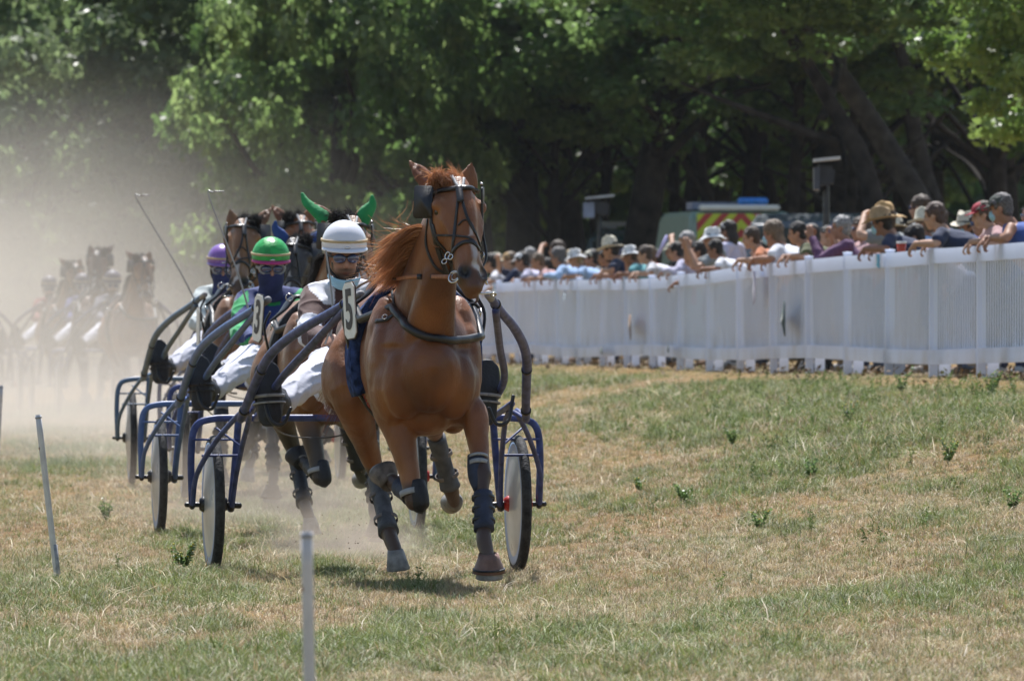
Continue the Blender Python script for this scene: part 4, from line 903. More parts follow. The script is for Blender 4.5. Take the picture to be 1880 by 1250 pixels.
def sulky_meshes():
    R = []
    def add(n, me, m, par=None): R.append([n, me, m, par]); return len(R)-1
    # cross axle that arches over both wheels
    A = [(.90,0,.37),(.905,.0,.60),(.885,0,.75),(.80,0,.795),(.60,0,.80),(0,0,.80),(-.60,0,.80),(-.80,0,.795),(-.885,0,.75),(-.905,0,.60),(-.90,0,.37)]
    add('axle_arch', tm(A, .019, n=10, sub=5, ref=(0,1,0)), 'paint')
    for s in (1,-1):
        add('inner_strut', tm([(s*.66,0,.80),(s*.675,0,.6),(s*.70,0,.33)], .019, ref=(0,1,0)), 'paint')
        # shaft: from the tip beside the saddle, out round the horse, down to the fork
        T = [S_(650,547,2.86), S_(602,576,2.52), S_(556,602,2.2), S_(513,633,1.85), S_(488,661,1.6), S_(470,697,1.35), S_(453,738,1.1), S_(440,770,.92)]
        for q in T: q.x = s*(abs(q.x)-.005)
        e = T[-1]
        add('shaft', tm(T, [.021,.0225,.024,.0245,.0245,.024,.023,.021], n=12, ref=(0,1,0)), 'paint')
        for a_, b_, f_, rr in ((0,1,.4,.026),(4,5,.5,.0275),(6,7,.5,.027)):
            bm = bmesh.new(); d_ = (T[b_]-T[a_]); ring_around(bm, T[a_].lerp(T[b_], f_), d_, (0,0,1), rr*.93, rr*.93, .016, .005, n=14); add('clamp_band', bm_mesh(bm), 'dark')
        add('shaft_tip', tm([(T[0]+(T[0]-T[1])*.22), T[0]], .021, n=12), TRIMM)
        add('brace', tm([T[0].lerp(T[1],.4)-V((0,0,.03)), V((s*.47,2.0,1.17)), V((s*.565,1.35,1.0)), V((s*.575,.6,.87)), V((s*.57,.02,.80))], .019, n=10), 'paint')
        f1 = add('fork', tm([e,(s*.70,.72,.84),(s*.80,.42,.70),(s*.885,.16,.52),(s*.90,.02,.36)], .014), 'paint')
        f2 = add('fork', tm([e,(s*.66,.70,.83),(s*.67,.35,.66),(s*.685,.14,.50),(s*.695,.02,.35)], .014), 'paint')
        add('stay', tm([(s*.65,.95,.88),(s*.64,.45,.83),(s*.63,.04,.80)], .017), 'paint')
        add('cross_stay', tm([(s*.685,.24,.61),(s*.865,.24,.61)], .007, sub=1), 'paint')
        add('cross_stay', tm([(s*.675,.30,.66),(s*.79,.20,.75)], .006, sub=1), 'paint')
        add('cross_stay', tm([(s*.66,.03,.69),(s*.895,.03,.69)], .006, sub=1), 'paint')
        bm = bmesh.new(); tube(bm, [(s*.655,0,.35),(s*.735,0,.355)], .016, n=8, sub=1); ell(bm, (s*.70,0,.345), (.022,.028,.030)); add('hub_fitting', bm_mesh(bm), 'dark')
        bm = bmesh.new(); tube(bm, [(s*.835,0,.355),(s*.93,0,.355)], .013, n=8, sub=1); ell(bm, (s*.90,0,.355), (.018,.024,.026)); add('hub_fitting', bm_mesh(bm), 'dark')
        # stirrup foot rest
        add('foot_rest', tm([(s*.63,1.18,.92),(s*.60,1.24,.80),(s*.54,1.25,.78),(s*.50,1.24,.86)], .010), 'dark')
        # wheel
        Mx = Matrix.Rotation(math.radians(1.8), 3, 'Z') @ Matrix.Rotation(math.pi/2*1, 3, 'Y'); c = (s*WX,0,.357)
        bm = bmesh.new(); prof = [(.295,-.022),(.318,-.026),(.340,-.023),(.352,-.012),(.356,0),(.352,.012),(.340,.023),(.318,.026),(.295,.022)]
        revolve(bm, prof+[prof[0]], c=c, M=Mx, n=64)
        for f in [f for f in bm.faces if len(f.verts) > 4]: bm.faces.remove(f)
        w = add('wheel', bm_mesh(bm), TYRE)
        bm = bmesh.new(); revolve(bm, [(.001,-.052),(.05,-.050),(.15,-.038),(.30,-.021),(.316,-.016),(.316,.016),(.30,.021),(.15,.038),(.05,.050),(.001,.052)], c=c, M=Mx, n=64); add('wheel_disc', bm_mesh(bm), DISC, w)
        bm = bmesh.new(); revolve(bm, [(.304,-.024),(.318,-.026),(.318,.026),(.304,.024)], c=c, M=Mx, n=64); add('wheel_rim', bm_mesh(bm), DISCE, w)
        bm = bmesh.new(); revolve(bm, [(.001,-.075),(.030,-.072),(.042,-.052),(.042,.052),(.030,.072),(.001,.075)], c=c, M=Mx, n=20); add('hub_cap', bm_mesh(bm), REDM if s < 0 else LEATHER, w)
    # seat and its bracket
    bm = bmesh.new(); tube(bm, [(.02,-.20,.90),(.02,-.08,.905),(.02,.06,.90),(.02,.16,.885)], [(.14,.035),(.17,.042),(.15,.038),(.10,.026)], n=18, sub=4, ref=(1,0,0)); add('seat', bm_mesh(bm), SEATM)
    bm = bmesh.new()
    for x in (.10,-.06): tube(bm, [(x,.03,.80),(x*.9,-.02,.74),(x*.8,-.10,.80),(x*.8,-.10,.88)], .010, n=6)
    tube(bm, [(.12,.0,.79),(.05,.02,.70),(.0,.02,.69)], .008, n=6); add('seat_bracket', bm_mesh(bm), 'dark')
    add('cable', tm([(.62,1.0,.84),(.45,.3,.72),(.2,.05,.70),(.0,.0,.75)], .004, n=5), 'dark')
    return R
SM = sulky_meshes()
def sulky(frame, paint, label, group='racing sulkies'):
    root = empty('sulky', frame.o, math.pi+frame.a, label=label, cat='sulky', group=group); made = []
    for n, me, m, par in SM:
        mm = {'paint': paint, 'dark': LEATHER}.get(m, m) if isinstance(m, str) else m
        made.append(link(n, me, mm, parent=made[par] if par is not None else root))
    return root
def text_mesh(s, size, ext=.001, off=0.0):
    cu = bpy.data.curves.new('txt', 'FONT'); cu.body = s; cu.size = size; cu.extrude = ext; cu.offset = off; cu.align_x = 'CENTER'; cu.align_y = 'CENTER'
    o = bpy.data.objects.new('txt', cu); C.objects.link(o); dg = bpy.context.evaluated_depsgraph_get(); me = bpy.data.meshes.new_from_object(o.evaluated_get(dg), depsgraph=dg)
    bpy.data.objects.remove(o); return me
def number_plate(frame, digit, label, pos, yaw, tilt, mirror=False):
    w_ = frame.M @ V(pos); root = empty('number_plate', w_, 0, label=label, cat='number plate', group='number plates of the racing sulkies')
    root.rotation_euler = (math.radians(90), tilt, frame.a+yaw)
    root.scale = (.86,.95,1)
    bm = bmesh.new(); hw, hh, c = .062, .142, .026
    o = [(-hw,-hh+c),(-hw+c,-hh),(hw-c,-hh),(hw,-hh+c),(hw,hh-c),(hw-c,hh),(-hw+c,hh),(-hw,hh-c)]
    def prism(o, z0, z1):
        a = [bm.verts.new((x,y,z0)) for x,y in o]; b = [bm.verts.new((x,y,z1)) for x,y in o]; bm.faces.new(a[::-1]); bm.faces.new(b)
        for i in range(len(o)): bm.faces.new((a[i],a[(i+1)%len(o)],b[(i+1)%len(o)],b[i]))
    prism(o, -.006, .0); link('plate', bm_mesh(bm), WHITEP, parent=root, smooth=False)
    bm = bmesh.new(); prism([(x*1.09,y*1.04) for x,y in o], -.010, -.0065); link('plate_edge', bm_mesh(bm), LEATHER, parent=root, smooth=False)
    if digit:
        me = text_mesh(digit, .27, .001, .006); t = link('digit', me, INK, parent=root, smooth=False); t.location = (0,-.004,.0022); t.scale = (.62,1.05,1)
    return root
sulky(SF, BLUE, 'blue sulky with a grey disc wheel each side, drawn by the chestnut horse in front')
number_plate(SF, '5', 'white plate with a black 5 beside the front horse', tuple(S_(641,570,3.02)), math.radians(-65), math.radians(-6))

# ------------------------------------------------------------------ drivers
SKIN1 = skinm((.33,.17,.11)); 
def hand(bm, w, dirv, palm, s=1.0):
    """palm, four unequal bent fingers and a thumb; curls towards palm"""
    d = V(dirv).normalized(); n = V(palm); n = (n-d*n.dot(d)).normalized(); a = d.cross(n); w = V(w)
    tube(bm, [w-d*.02*s, w+d*.03*s, w+d*.085*s], [(.024*s,.019*s),(.038*s,.015*s),(.040*s,.013*s)], n=10, sub=3, ref=a)
    for i, (o, l) in enumerate(((-.030,.062),(-.010,.074),(.010,.070),(.029,.054))):
        b = w+d*.085*s+a*o*s; tube(bm, [b-d*.02*s, b, b+d*l*.45*s+n*.012*s, b+d*l*.62*s+n*.034*s, b+d*l*.45*s+n*.054*s], [.0092*s,.0095*s,.0088*s,.008*s,.007*s], n=8, sub=3)
    b = w+d*.02*s-a*.032*s; tube(bm, [b, b-a*.02*s+d*.02*s+n*.012*s, b-a*.022*s+d*.05*s+n*.03*s, b-a*.008*s+d*.07*s+n*.04*s], [.013*s,.012*s,.0105*s,.008*s], n=8, sub=3)
def head_shape(bm, c, fwd, up=(0,0,1), s=1.0, nose=1.0):
    f = V(fwd).normalized(); u = V(up); u = (u-f*u.dot(f)).normalized(); r = f.cross(u); M = Matrix((r,f,u)).transposed(); c = V(c)
    ell(bm, c+u*.035*s-f*.012*s, (.076*s,.094*s,.085*s), M=M, seg=20, rings=14)
    ell(bm, c-u*.045*s+f*.020*s, (.060*s,.066*s,.072*s), M=M, seg=18, rings=12)
    ell(bm, c-u*.098*s+f*.052*s, (.030*s,.026*s,.024*s), M=M)
    tube(bm, [c+f*.080*s+u*.012*s, c+f*.094*s-u*.012*s, c+f*.103*s-u*.028*s, c+f*.086*s-u*.042*s], [(.010*s,.012*s),(.012*s,.012*s),(.017*s,.012*s),(.014*s,.008*s)], n=10, sub=3, ref=r)
    for k in (1,-1):
        ell(bm, c+r*.079*s*k-u*.012*s-f*.008*s, (.010*s,.020*s,.031*s), M=M); ell(bm, c+r*.030*s*k+f*.074*s+u*.022*s, (.024*s,.014*s,.009*s), M=M)
        ell(bm, c+r*.036*s*k+f*.056*s-u*.028*s, (.026*s,.024*s,.022*s), M=M)
    ell(bm, c+f*.079*s-u*.062*s, (.025*s,.012*s,.0065*s), M=M); ell(bm, c+f*.078*s-u*.072*s, (.022*s,.012*s,.007*s), M=M)
    return M
def arm(bm, sh, el, wr, r=(.056,.044,.036,.026), k=1.0):
    sh, el, wr = V(sh), V(el), V(wr)
    tube(bm, [sh, sh.lerp(el,.5), el, el.lerp(wr,.4), wr], [r[0]*k, r[1]*1.08*k, r[1]*.92*k, r[2]*1.12*k, r[3]*k], n=12, sub=4)
def colour_verts(me, fn, name='Col'):
    co = vco(me); setcol(me, name, fn(co))
def paint_mat(name, rough=.7, sheen=.15, bump=.55, bscale=16):
    return mat(name, (1,1,1), rough=rough, spec=.3, var=.04, scale=4, bump=bump, bscale=bscale, sheen=sheen, attr='Col')
SILK = paint_mat('racing_silk', rough=.8, bump=.2, bscale=30)
# seated, leaning back, legs spread to the foot rests: joints in the sulky's frame
J = dict(pel=V((.05,-.06,.99)), chest=V((.085,-.20,1.28)), neck=V((.105,-.20,1.50)), head=S_(632,474,-.10),
         shR=V((.245,-.16,1.43)), shL=V((-.09,-.16,1.43)), elR=V((.305,.12,1.23)), elL=V((-.15,.12,1.22)), wrR=V((.24,.40,1.20)), wrL=V((-.05,.40,1.19)),
         hipR=V((.15,-.02,.96)), hipL=V((-.05,-.02,.96)), knR=S_(600,668,.50), knL=V((-.36,.50,1.06)), anR=S_(512,742,1.02), anL=V((-.46,1.00,.86)))
J['ftR'] = S_(493,725,1.18); J['ftL'] = V((-.50,1.12,.93))
def rider_meshes():
    R = {}
    bm = bmesh.new(); h = J['head']
    R['HM'] = head_shape(bm, h, (-.03,1,-.10)); tube(bm, [J['neck']-V((0,0,.08)), J['neck'], h-V((0,.01,.08))], [.06,.056,.054], n=12)
    tube(bm, [J['pel'], J['pel'].lerp(J['chest'],.5), J['chest'], J['neck']-V((0,0,.05))], [(.15,.11),(.14,.10),(.165,.11),(.09,.07)], n=18)
    for s in 'RL':
        arm(bm, J['sh'+s], J['el'+s], J['wr'+s], k=.9); k = 1 if s == 'R' else -1
        hand(bm, J['wr'+s], V((-.12*k,1,.05)), V((-.6*k,0,-.6)))
        tube(bm, [J['hip'+s], J['hip'+s].lerp(J['kn'+s],.5), J['kn'+s], J['kn'+s].lerp(J['an'+s],.4), J['an'+s]], [.085,.072,.056,.055,.040], n=12)
        tube(bm, [J['an'+s]+V((0,-.03,-.02)), J['an'+s], J['an'+s].lerp(J['ft'+s],.4)], [.04,.042,.035], n=10)
    R['body'] = organic(bm, .008, 3, 'person')
    co = vco(R['body']); M = np.array(R['HM']); lo = (co-np.array(h))@M
    be = np.exp(-((lo[:,0]/.042)**2+((lo[:,2]+.052)/.008)**2))*(lo[:,1]>.05)+ .8*np.exp(-((lo[:,0]/.045)**2+((lo[:,2]+.092)/.028)**2))*(lo[:,1]>.0)
    lip = np.exp(-((lo[:,0]/.020)**2+((lo[:,2]+.070)/.006)**2))*(lo[:,1]>.06)
    be = np.clip(be+.5*sstep(-.04,-.08,lo[:,2])*(lo[:,1]>-.02)*(np.linalg.norm(lo,axis=1)<.15),0,.85)[:,None]; sk = np.array([.36,.185,.12])
    setcol(R['body'],'Col', sk*(1-be)*(1-.0)+be*np.array([.03,.02,.015])+lip[:,None]*np.array([.04,-.02,-.02]))
    # jacket
    bm = bmesh.new(); tube(bm, [J['pel']-V((0,0,.02)), J['pel'].lerp(J['chest'],.5), J['chest'], J['chest'].lerp(J['neck'],.6)+V((0,0,.02)), J['neck']-V((0,0,.0))], [(.178,.135),(.172,.132),(.195,.138),(.165,.105),(.075,.075)], n=22)
    tube(bm, [J['shR']+V((.0,0,.0)), J['chest'].lerp(J['neck'],.75), J['shL']], [.075,.09,.075], n=14)
    for s in 'RL': arm(bm, J['sh'+s], J['el'+s], J['wr'+s].lerp(J['el'+s],.06), r=(.082,.070,.060,.040))
    jk = R['jacket'] = organic(bm, .009, 3, 'jacket'); co = vco(jk).copy()
    nv = np.empty(len(co)*3, np.float32); jk.vertices.foreach_get('normal', nv)
    wr = np.array([(1-abs(noise.noise(V((c[0]*7,c[1]*8,c[2]*15)))))**6*.009-.003+noise.noise(V(c)*11+V((3,1,2)))*.006 for c in co]); co += nv.reshape(-1,3)*wr[:,None]; jk.vertices.foreach_set('co', co.ravel()); jk.update()
    # trousers
    bm = bmesh.new(); tube(bm, [J['pel']-V((0,.03,.10)), J['pel'], J['pel']+V((0,-.02,.10))], [(.16,.14),(.18,.14),(.165,.13)], n=18)
    for s in 'RL': tube(bm, [J['hip'+s]-V((0,.05,0)), J['hip'+s].lerp(J['kn'+s],.5), J['kn'+s], J['kn'+s].lerp(J['an'+s],.45), J['an'+s].lerp(J['kn'+s],.08)], [.115,.105,.085,.080,.062], n=16)
    tr = R['trousers'] = organic(bm, .009, 3, 'trousers'); co = vco(tr).copy(); nv = np.empty(len(co)*3, np.float32); tr.vertices.foreach_get('normal', nv)
    wr = np.array([(1-abs(noise.noise(V((c[0]*5+c[2]*9,c[1]*5-c[2]*5,c[2]*13+c[0]*10)))))**6*.016-.006+noise.noise(V(c)*9)*.005 for c in co]); co += nv.reshape(-1,3)*wr[:,None]; tr.vertices.foreach_set('co', co.ravel()); tr.update()
    # boots: sole turned to the front
    R['boots'] = []
    for s in 'RL':
        k = 1 if s == 'R' else -1; a = J['an'+s]; f = J['ft'+s]; up = V((k*.06,-.12,1)).normalized(); fw = V((k*.10,1,.10)).normalized(); x = up.cross(fw).normalized()
        bm = bmesh.new(); heel = f-up*.115; toe = f+up*.145
        tube(bm, [heel-fw*.025, heel+up*.05-fw*.045, f-fw*.045, toe-up*.04-fw*.03, toe-fw*.02], [(.058,.050),(.070,.066),(.072,.060),(.064,.044),(.040,.028)], n=14, sub=4, ref=x)
        tube(bm, [a+V((0,-.05,.03)), a, a.lerp(f,.45)], [(.062),(.066),(.066)], n=14)
        b = organic(bm, .008, 2, 'boot')
        bm = bmesh.new(); ps = [heel-up*.035, heel, f-up*.02, f+up*.05, toe-up*.01, toe+up*.022]; wd = [.040,.060,.058,.070,.060,.030]
        tube(bm, ps, [(w,.012) for w in wd], n=16, sub=4, ref=x, power=.7); so = bm_mesh(bm, 'sole')
        bm = bmesh.new(); ring_around(bm, f-up*.005-fw*.03, up, fw, .066, .080, .016, .004, n=24); ring_around(bm, f-up*.040-fw*.03, up, fw, .070, .080, .010, .005, n=24); st = bm_mesh(bm, 'strap')
        R['boots'].append((b, so, st))
    # helmet
    M = R['HM']; r_, f_, u_ = M.col[0], M.col[1], M.col[2]; hc = h+u_*.072-f_*.010
    bm = bmesh.new(); prof = []
    for i in range(15):
        t = i/14; th = math.radians(102)*t; prof.append((max(.001,math.sin(th)*.118), math.cos(th)*.120))
    prof += [(.108,-.026),(.100,.0),(.06,.07),(.001,.10)]
    Mh = M.to_3x3() @ Matrix.Diagonal((.99,1.16,1.04)); revolve(bm, prof, c=hc, M=Mh, n=40)
    R['helmet'] = bm_mesh(bm, 'helmet')
    bm = bmesh.new(); ps = []; ns = []
    for i in range(25):
        a = math.radians(-78+156*i/24); d = r_*math.sin(a)*.118+f_*math.cos(a)*.145; ps.append(hc+d-u_*.018); ns.append((u_+ (d.normalized())*.3))
    A = []; bm2 = bm
    rows = []
    for i in range(25):
        a = math.radians(-80+160*i/24); e = .030*math.cos(a*1.05)**.6 if abs(a) < 1.45 else 0.0; rows.append([bm.verts.new(hc+r_*math.sin(a)*(.114+e*0)+f_*math.cos(a)*.128-u_*.008), bm.verts.new(hc+r_*math.sin(a)*(.120+e*.3)+f_*math.cos(a)*(.136+e)-u_*(.020+e*.25)), bm.verts.new(hc+r_*math.sin(a)*(.119+e*.3)+f_*math.cos(a)*(.135+e)-u_*(.026+e*.25)), bm.verts.new(hc+r_*math.sin(a)*.113+f_*math.cos(a)*.127-u_*.020)])
    for a, b in zip(rows[:-1], rows[1:]):
        for k in range(4): bm.faces.new((a[k],a[(k+1)%4],b[(k+1)%4],b[k]))
    bm.faces.new(rows[0][::-1]); bm.faces.new(rows[-1]); R['peak'] = bm_mesh(bm, 'helmet_peak')
    bm = bmesh.new(); ring_around(bm, hc+u_*.022, u_, f_, .1395, .120, .014, .003, n=40); R['band'] = bm_mesh(bm, 'helmet_band')
    bm = bmesh.new(); ell(bm, hc+f_*.137-u_*.012+u_*.004, (.016,.006,.007), M=M); R['badge'] = bm_mesh(bm)
    bm = bmesh.new(); ring_around(bm, hc-u_*.030+f_*.004, u_, f_, .116, .098, .036, .006, a0=50, a1=310, n=30); ring_around(bm, hc-u_*.026+f_*.006, u_, f_, .118, .098, .022, .006, a0=-70, a1=70, n=30)
    for k in (1,-1): tube(bm, [h+r_*.088*k+u_*.01, h+r_*.080*k-u_*.05+f_*.01, h+r_*.040*k-u_*.105+f_*.035], (.008), n=6)
    R['harness'] = bm_mesh(bm)
    def lens(k, w, hh, z): 
        bm = bmesh.new(); ell(bm, h+r_*.035*k+f_*.088+u_*z, (w,.012,hh), M=M @ Matrix.Rotation(-.28*k,3,'Z'), seg=18, rings=10); return bm
    R['lens'] = [bm_mesh(lens(k,.034,.024,.006)) for k in (1,-1)]
    bm = bmesh.new(); ring_around(bm, h+f_*.0+u_*.012, u_, f_, .094, .084, .012, .004, a0=-95, a1=95, n=24); tube(bm, [h+r_*.012+f_*.094+u_*.012, h-r_*.012+f_*.094+u_*.012], .005, n=6, sub=1); R['frame'] = bm_mesh(bm)
    bm = bmesh.new()
    for k in (1,-1): tube(bm, [h+r_*(.036*k+.041*math.cos(q))+f_*(.092-.012*abs(math.cos(q)))+u_*(.006+.030*math.sin(q)) for q in [i*math.pi/8 for i in range(17)]], .007, n=6, sub=1)
    ring_around(bm, h+u_*.012, u_, f_, .098, .090, .020, .004, a0=48, a1=312, n=24); R['goggle'] = bm_mesh(bm)
    # chin mask and full snood
    bm = bmesh.new(); rows = []
    for i in range(25):
        a = math.radians(-105+210*i/24); ca = math.cos(a); sag = .034*max(0,ca)
        rows.append([h+r_*math.sin(a)*.080+f_*(ca*.098)-u_*(.072+sag-.03*(1-ca)*.0), h+r_*math.sin(a)*.086+f_*(ca*.110+.0)-u_*(.095+sag), h+r_*math.sin(a)*.070+f_*(ca*.088)-u_*(.125+sag)])
    V_ = [[bm.verts.new(p) for p in r] for r in rows]+[]
    W_ = [[bm.verts.new(p-(f_*math.cos(0))*.004-u_*.002) for p in r] for r in rows]
    for a, b in zip(V_[:-1], V_[1:]):
        for k in range(2): bm.faces.new((a[k],a[k+1],b[k+1],b[k]))
    for a, b in zip(W_[:-1], W_[1:]):
        for k in range(2): bm.faces.new((b[k],b[k+1],a[k+1],a[k]))
    R['chin_mask'] = bm_mesh(bm)
    bm = bmesh.new(); tube(bm, [h-u_*.026+f_*.022, h-u_*.07+f_*.022, h-u_*.12+f_*.0, h-u_*.17-f_*.02], [(.080,.088),(.078,.086),(.072,.078),(.088,.088)], n=24, ref=r_, cap=False); R['snood'] = bm_mesh(bm)
    return R
RM = rider_meshes()
J_ = {k: np.array(v) for k, v in J.items()}
def silk_brown(co):
    c = np.tile(np.array([.085,.040,.036]), (len(co),1)); w = np.array([.72,.72,.78])
    z = co[:,2]; x = co[:,0]-J_['neck'][0]
    yoke = (z > 1.385)&(np.abs(x) < .155-.9*np.maximum(0,1.47-z)+.03)&(np.abs(x)+.0*z > .045)
    c[yoke] = w
    for s in 'RL':
        a, b = J_['sh'+s], J_['el'+s]; t = ((co-a)@(b-a))/((b-a)@(b-a)); far = np.abs(x) > .13
        band = (t > .72)&(t < 1.12)&far&(co[:,1] < b[1]+.09); c[band] = w
    return c
def silk_green(co):
    c = np.tile(np.array([.018,.035,.15]), (len(co),1)); g = np.array([.02,.33,.10]); x = co[:,0]-J_['neck'][0]
    for s in 'RL':
        a, b = J_['sh'+s], J_['el'+s]; t = ((co-a)@(b-a))/((b-a)@(b-a)); far = np.abs(x) > .135
        c[far&(np.sin(co[:,2]*46+co[:,0]*40) > -.1)] = g
    low = (co[:,2] < 1.12)&(np.abs(x) > .0); c[low] = g
    c[(np.abs(x) < .06)&(co[:,2] > 1.4)] = g*.8
    return c
def silk_plain(rgb): return lambda co: np.tile(np.array(rgb), (len(co),1))
BODYP = mat('painted_skin', (1,1,1), rough=.5, spec=.4, var=.05, scale=20, attr='Col')
TROU = mat('white_breeches', (.60,.60,.66), rough=.75, spec=.2, var=.06, scale=5, bump=.25, bscale=30)
BOOTL = mat('black_boot', (.014,.014,.017), rough=.45, var=.2, scale=20, bump=.3, bscale=70)
LENSM = mat('dark_lens', (.02,.035,.11), rough=.05, spec=.9, var=.05, coat=.5)
MASKM = mat('surgical_mask', (.33,.55,.68), rough=.9, var=.05, bump=.3); NAVY = mat('navy_snood', (.018,.025,.10), rough=.85, var=.15, scale=12, bump=.6, bscale=22)
GOLD = mat('gold_band', (.50,.38,.22), rough=.5, var=.1)
def whip_mesh(tip):
    bm = bmesh.new(); w = J['wrR']+V((-.01,.08,0)); tip = V(tip); m_ = w.lerp(tip,.5)+V((-.02,0,.0))
    tube(bm, [w, w.lerp(tip,.25)+V((-.015,0,0)), m_, tip]+([tip+V((-.02,0,.03)), tip+V((-.09,0,.035))] if tip.z > 1.75 else []), [.0065,.006,.005,.004,.006,.004][:6 if tip.z > 1.75 else 4], n=6); return bm_mesh(bm)
def driver(frame, silk, helmet, label, band=GOLD, mask='chin', goggles=False, peak=None, whip=True, k=0, wl=None, tip=(.24,.35,1.66)):
    root = empty('person', frame.o, math.pi+frame.a, label=label, cat='person', group='drivers seated in the sulkies')
    link('body', RM['body'], BODYP, parent=root)
    jk = RM['jacket'].copy(); at_ = jk.attributes.get('Col'); 
    if at_: jk.attributes.remove(at_)
    colour_verts(jk, silk); link('jacket', jk, SILK, parent=root)
    link('trousers', RM['trousers'], TROU, parent=root)
    for b, so, st in RM['boots']:
        bo = link('boot', b, BOOTL, parent=root); link('sole', so, BOOTL, parent=bo); link('strap', st, TRIMM if k == 0 else LEATHER, parent=bo)
    h = link('helmet', RM['helmet'], helmet, parent=root); link('peak', RM['peak'], peak or helmet, parent=h); link('band', RM['band'], band, parent=h); link('badge', RM['badge'], METAL, parent=h); link('chin_strap', RM['harness'], LEATHER, parent=h)
    g = link('sunglasses' if not goggles else 'goggles', RM['goggle'] if goggles else RM['frame'], TRIMM if goggles else LEATHER, parent=root)
    for l in RM['lens']: link('lens', l, LENSM, parent=g)
    if mask == 'chin': link('face_mask', RM['chin_mask'], MASKM, parent=root)
    elif mask == 'snood': link('snood', RM['snood'], NAVY, parent=root)
    if whip:
        w = link('whip', whip_mesh(tip), mat('whip_shaft_%d' % k, (.30,.29,.28), rough=.4), parent=None); w.location = frame.o; w.rotation_euler = (0,0,math.pi+frame.a)
        put(w, label=wl, cat='whip', group='driving whips')
    return root
HW = mat('white_helmet', (.72,.72,.78), rough=.3, spec=.5, var=.04, coat=.3); HGn = mat('green_helmet_cover', (.015,.34,.06), rough=.4, spec=.5, var=.15, scale=30, bump=.6, bscale=30); HPu = mat('purple_helmet', (.22,.10,.38), rough=.3, spec=.5, var=.05, coat=.3)
PINK = mat('pink_trim', (.45,.03,.16), rough=.5)
driver(SF, silk_brown, HW, 'driver in a white helmet, sunglasses and brown and white jacket', wl='thin whip held up beside the white-helmeted driver')
WEEDL = leaf_mat('weed_leaf', (.085,.14,.045), (.16,.21,.075), .4)
# ------------------------------------------------------------------ the rest of the field
def rig(px, D, a_deg, coat, paint, silk, helmet, labels, mirror=False, hood=None, mask='snood', goggles=True, band=GOLD, peak=None, whip=True, tip=(.29,.35,1.73), plate=None, k=1, hs=1.0, helm_s=1.0):
    x = at(px, D); a = math.radians(a_deg); z = zg(x, D); f = Frame(x, D, a, z)
    sulky(f, paint, labels[1])
    ho = f.o+V((math.sin(a), -math.cos(a), 0))*2.71; hf = Frame(ho.x, ho.y, a+math.radians(1.5), zg(ho.x, ho.y))
    h = horse(hf, coat, HAIR_B, HAIR_B, labels[0], 'trotting horses in the race', mirror=mirror, hood=hood, short=True,
        skip=('mane_wisp','red_trim','rein'), swap={'leg_boot': BOOTK, 'knee_boot': BOOTK, 'saddle_pad': BOOTK, 'bell_boot': BOOTK})
    if hs != 1: h.scale = (h.scale[0]*hs, hs, hs)
    driver(f, silk, helmet, labels[2], mask=mask, goggles=goggles, band=band, peak=peak, whip=whip, tip=tip, k=k, wl=labels[3] if len(labels) > 3 else None)
    return f
f2 = rig(530, 53.3, 5.2, BAY, BLUE2, silk_green, HGn, ('bay horse with green ear covers trotting right behind the white-helmeted driver', 'light blue sulky of the driver in green and navy', 'driver in a green helmet, goggles, navy snood and green striped jacket', 'long whip with a bent tip slanting up beside the green helmet'),
    hood=GREENH, peak=PINK, hs=.97, tip=tuple(Frame(at(530,53.3),53.3,math.radians(5.2)).L(384,366,.3)))
number_plate(f2, '3', 'white plate with a dark 3 in front of the green-helmeted driver', tuple(f2.L(473,584,2.95)), math.radians(-66), math.radians(9))
f3 = rig(434, 66, 3.4, BAY, BLUE3, silk_plain((.50,.55,.55)), HPu, ('brown horse with upright ears between the purple and the green helmets', 'dull blue sulky of the driver in the purple helmet', 'driver in a purple helmet and pale jacket at the edge of the dust', 'whip slanting far to the left above the purple-helmeted driver'),
    mirror=True, tip=tuple(Frame(at(434,66),66,math.radians(3.4)).L(252,394,.3)))
number_plate(f3, None, 'plain white plate seen almost edge-on beside the purple-helmeted driver', tuple(f3.L(363,600,2.95)), math.radians(-80), math.radians(3))
rig(492, 72.6, 3.6, CHEST, BLUE, silk_plain((.35,.05,.05)), HW, ('reddish horse whose ears and browband show above the brown horse', 'sulky hidden behind the brown horse, just its wheel in the dust', 'driver hidden behind the brown horse\'s head'), whip=False, hs=1.04)
rig(545, 61.5, 2.0, BLACKC, BLUE, silk_plain((.05,.12,.06)), HGn, ('dark horse with a blue ear cover between the green and the white helmets', 'sulky mostly hidden behind the green-jacketed driver', 'driver hidden behind the green-helmeted one'), hood=BLUEH, mirror=True, whip=False, hs=.92)
rig(222, 110.5, 5.0, BAY, BLUE, silk_plain((.12,.12,.16)), cmat('dark_helmet',(.08,.07,.10)), ('dark horse with pricked ears in the dust cloud, rightmost of the far group', 'rightmost sulky of the far group in the dust', 'driver of the rightmost far sulky, veiled by dust'), mask=None, tip=(.9,.4,1.5), whip=False)
rig(166, 117, 5.0, DKBAY, BLUE, silk_plain((.05,.06,.22)), cmat('dark_helmet',(.08,.07,.10)), ('tallest head of the far group of horses, middle one in the dust', 'middle sulky of the far group in the dust', 'driver of the middle far sulky, veiled by dust'), mirror=True, mask=None, whip=False, hs=1.06)
rig(104, 123.5, 5.0, BAY, BLUE, silk_plain((.25,.06,.05)), cmat('dark_helmet',(.08,.07,.10)), ('horse with its head to the left of the far group, dim in the dust', 'leftmost full sulky of the far group in the dust', 'driver in dull red of the leftmost far sulky, veiled by dust'), mask=None, whip=False)
rig(-70, 119, 5.0, DKBAY, BLUE, silk_plain((.3,.3,.3)), HW, ('horse at the very left edge, a dim shape in the dust', 'sulky cut off by the left edge in the dust', 'driver cut off by the left edge in the dust'), mask=None, whip=False, mirror=True)

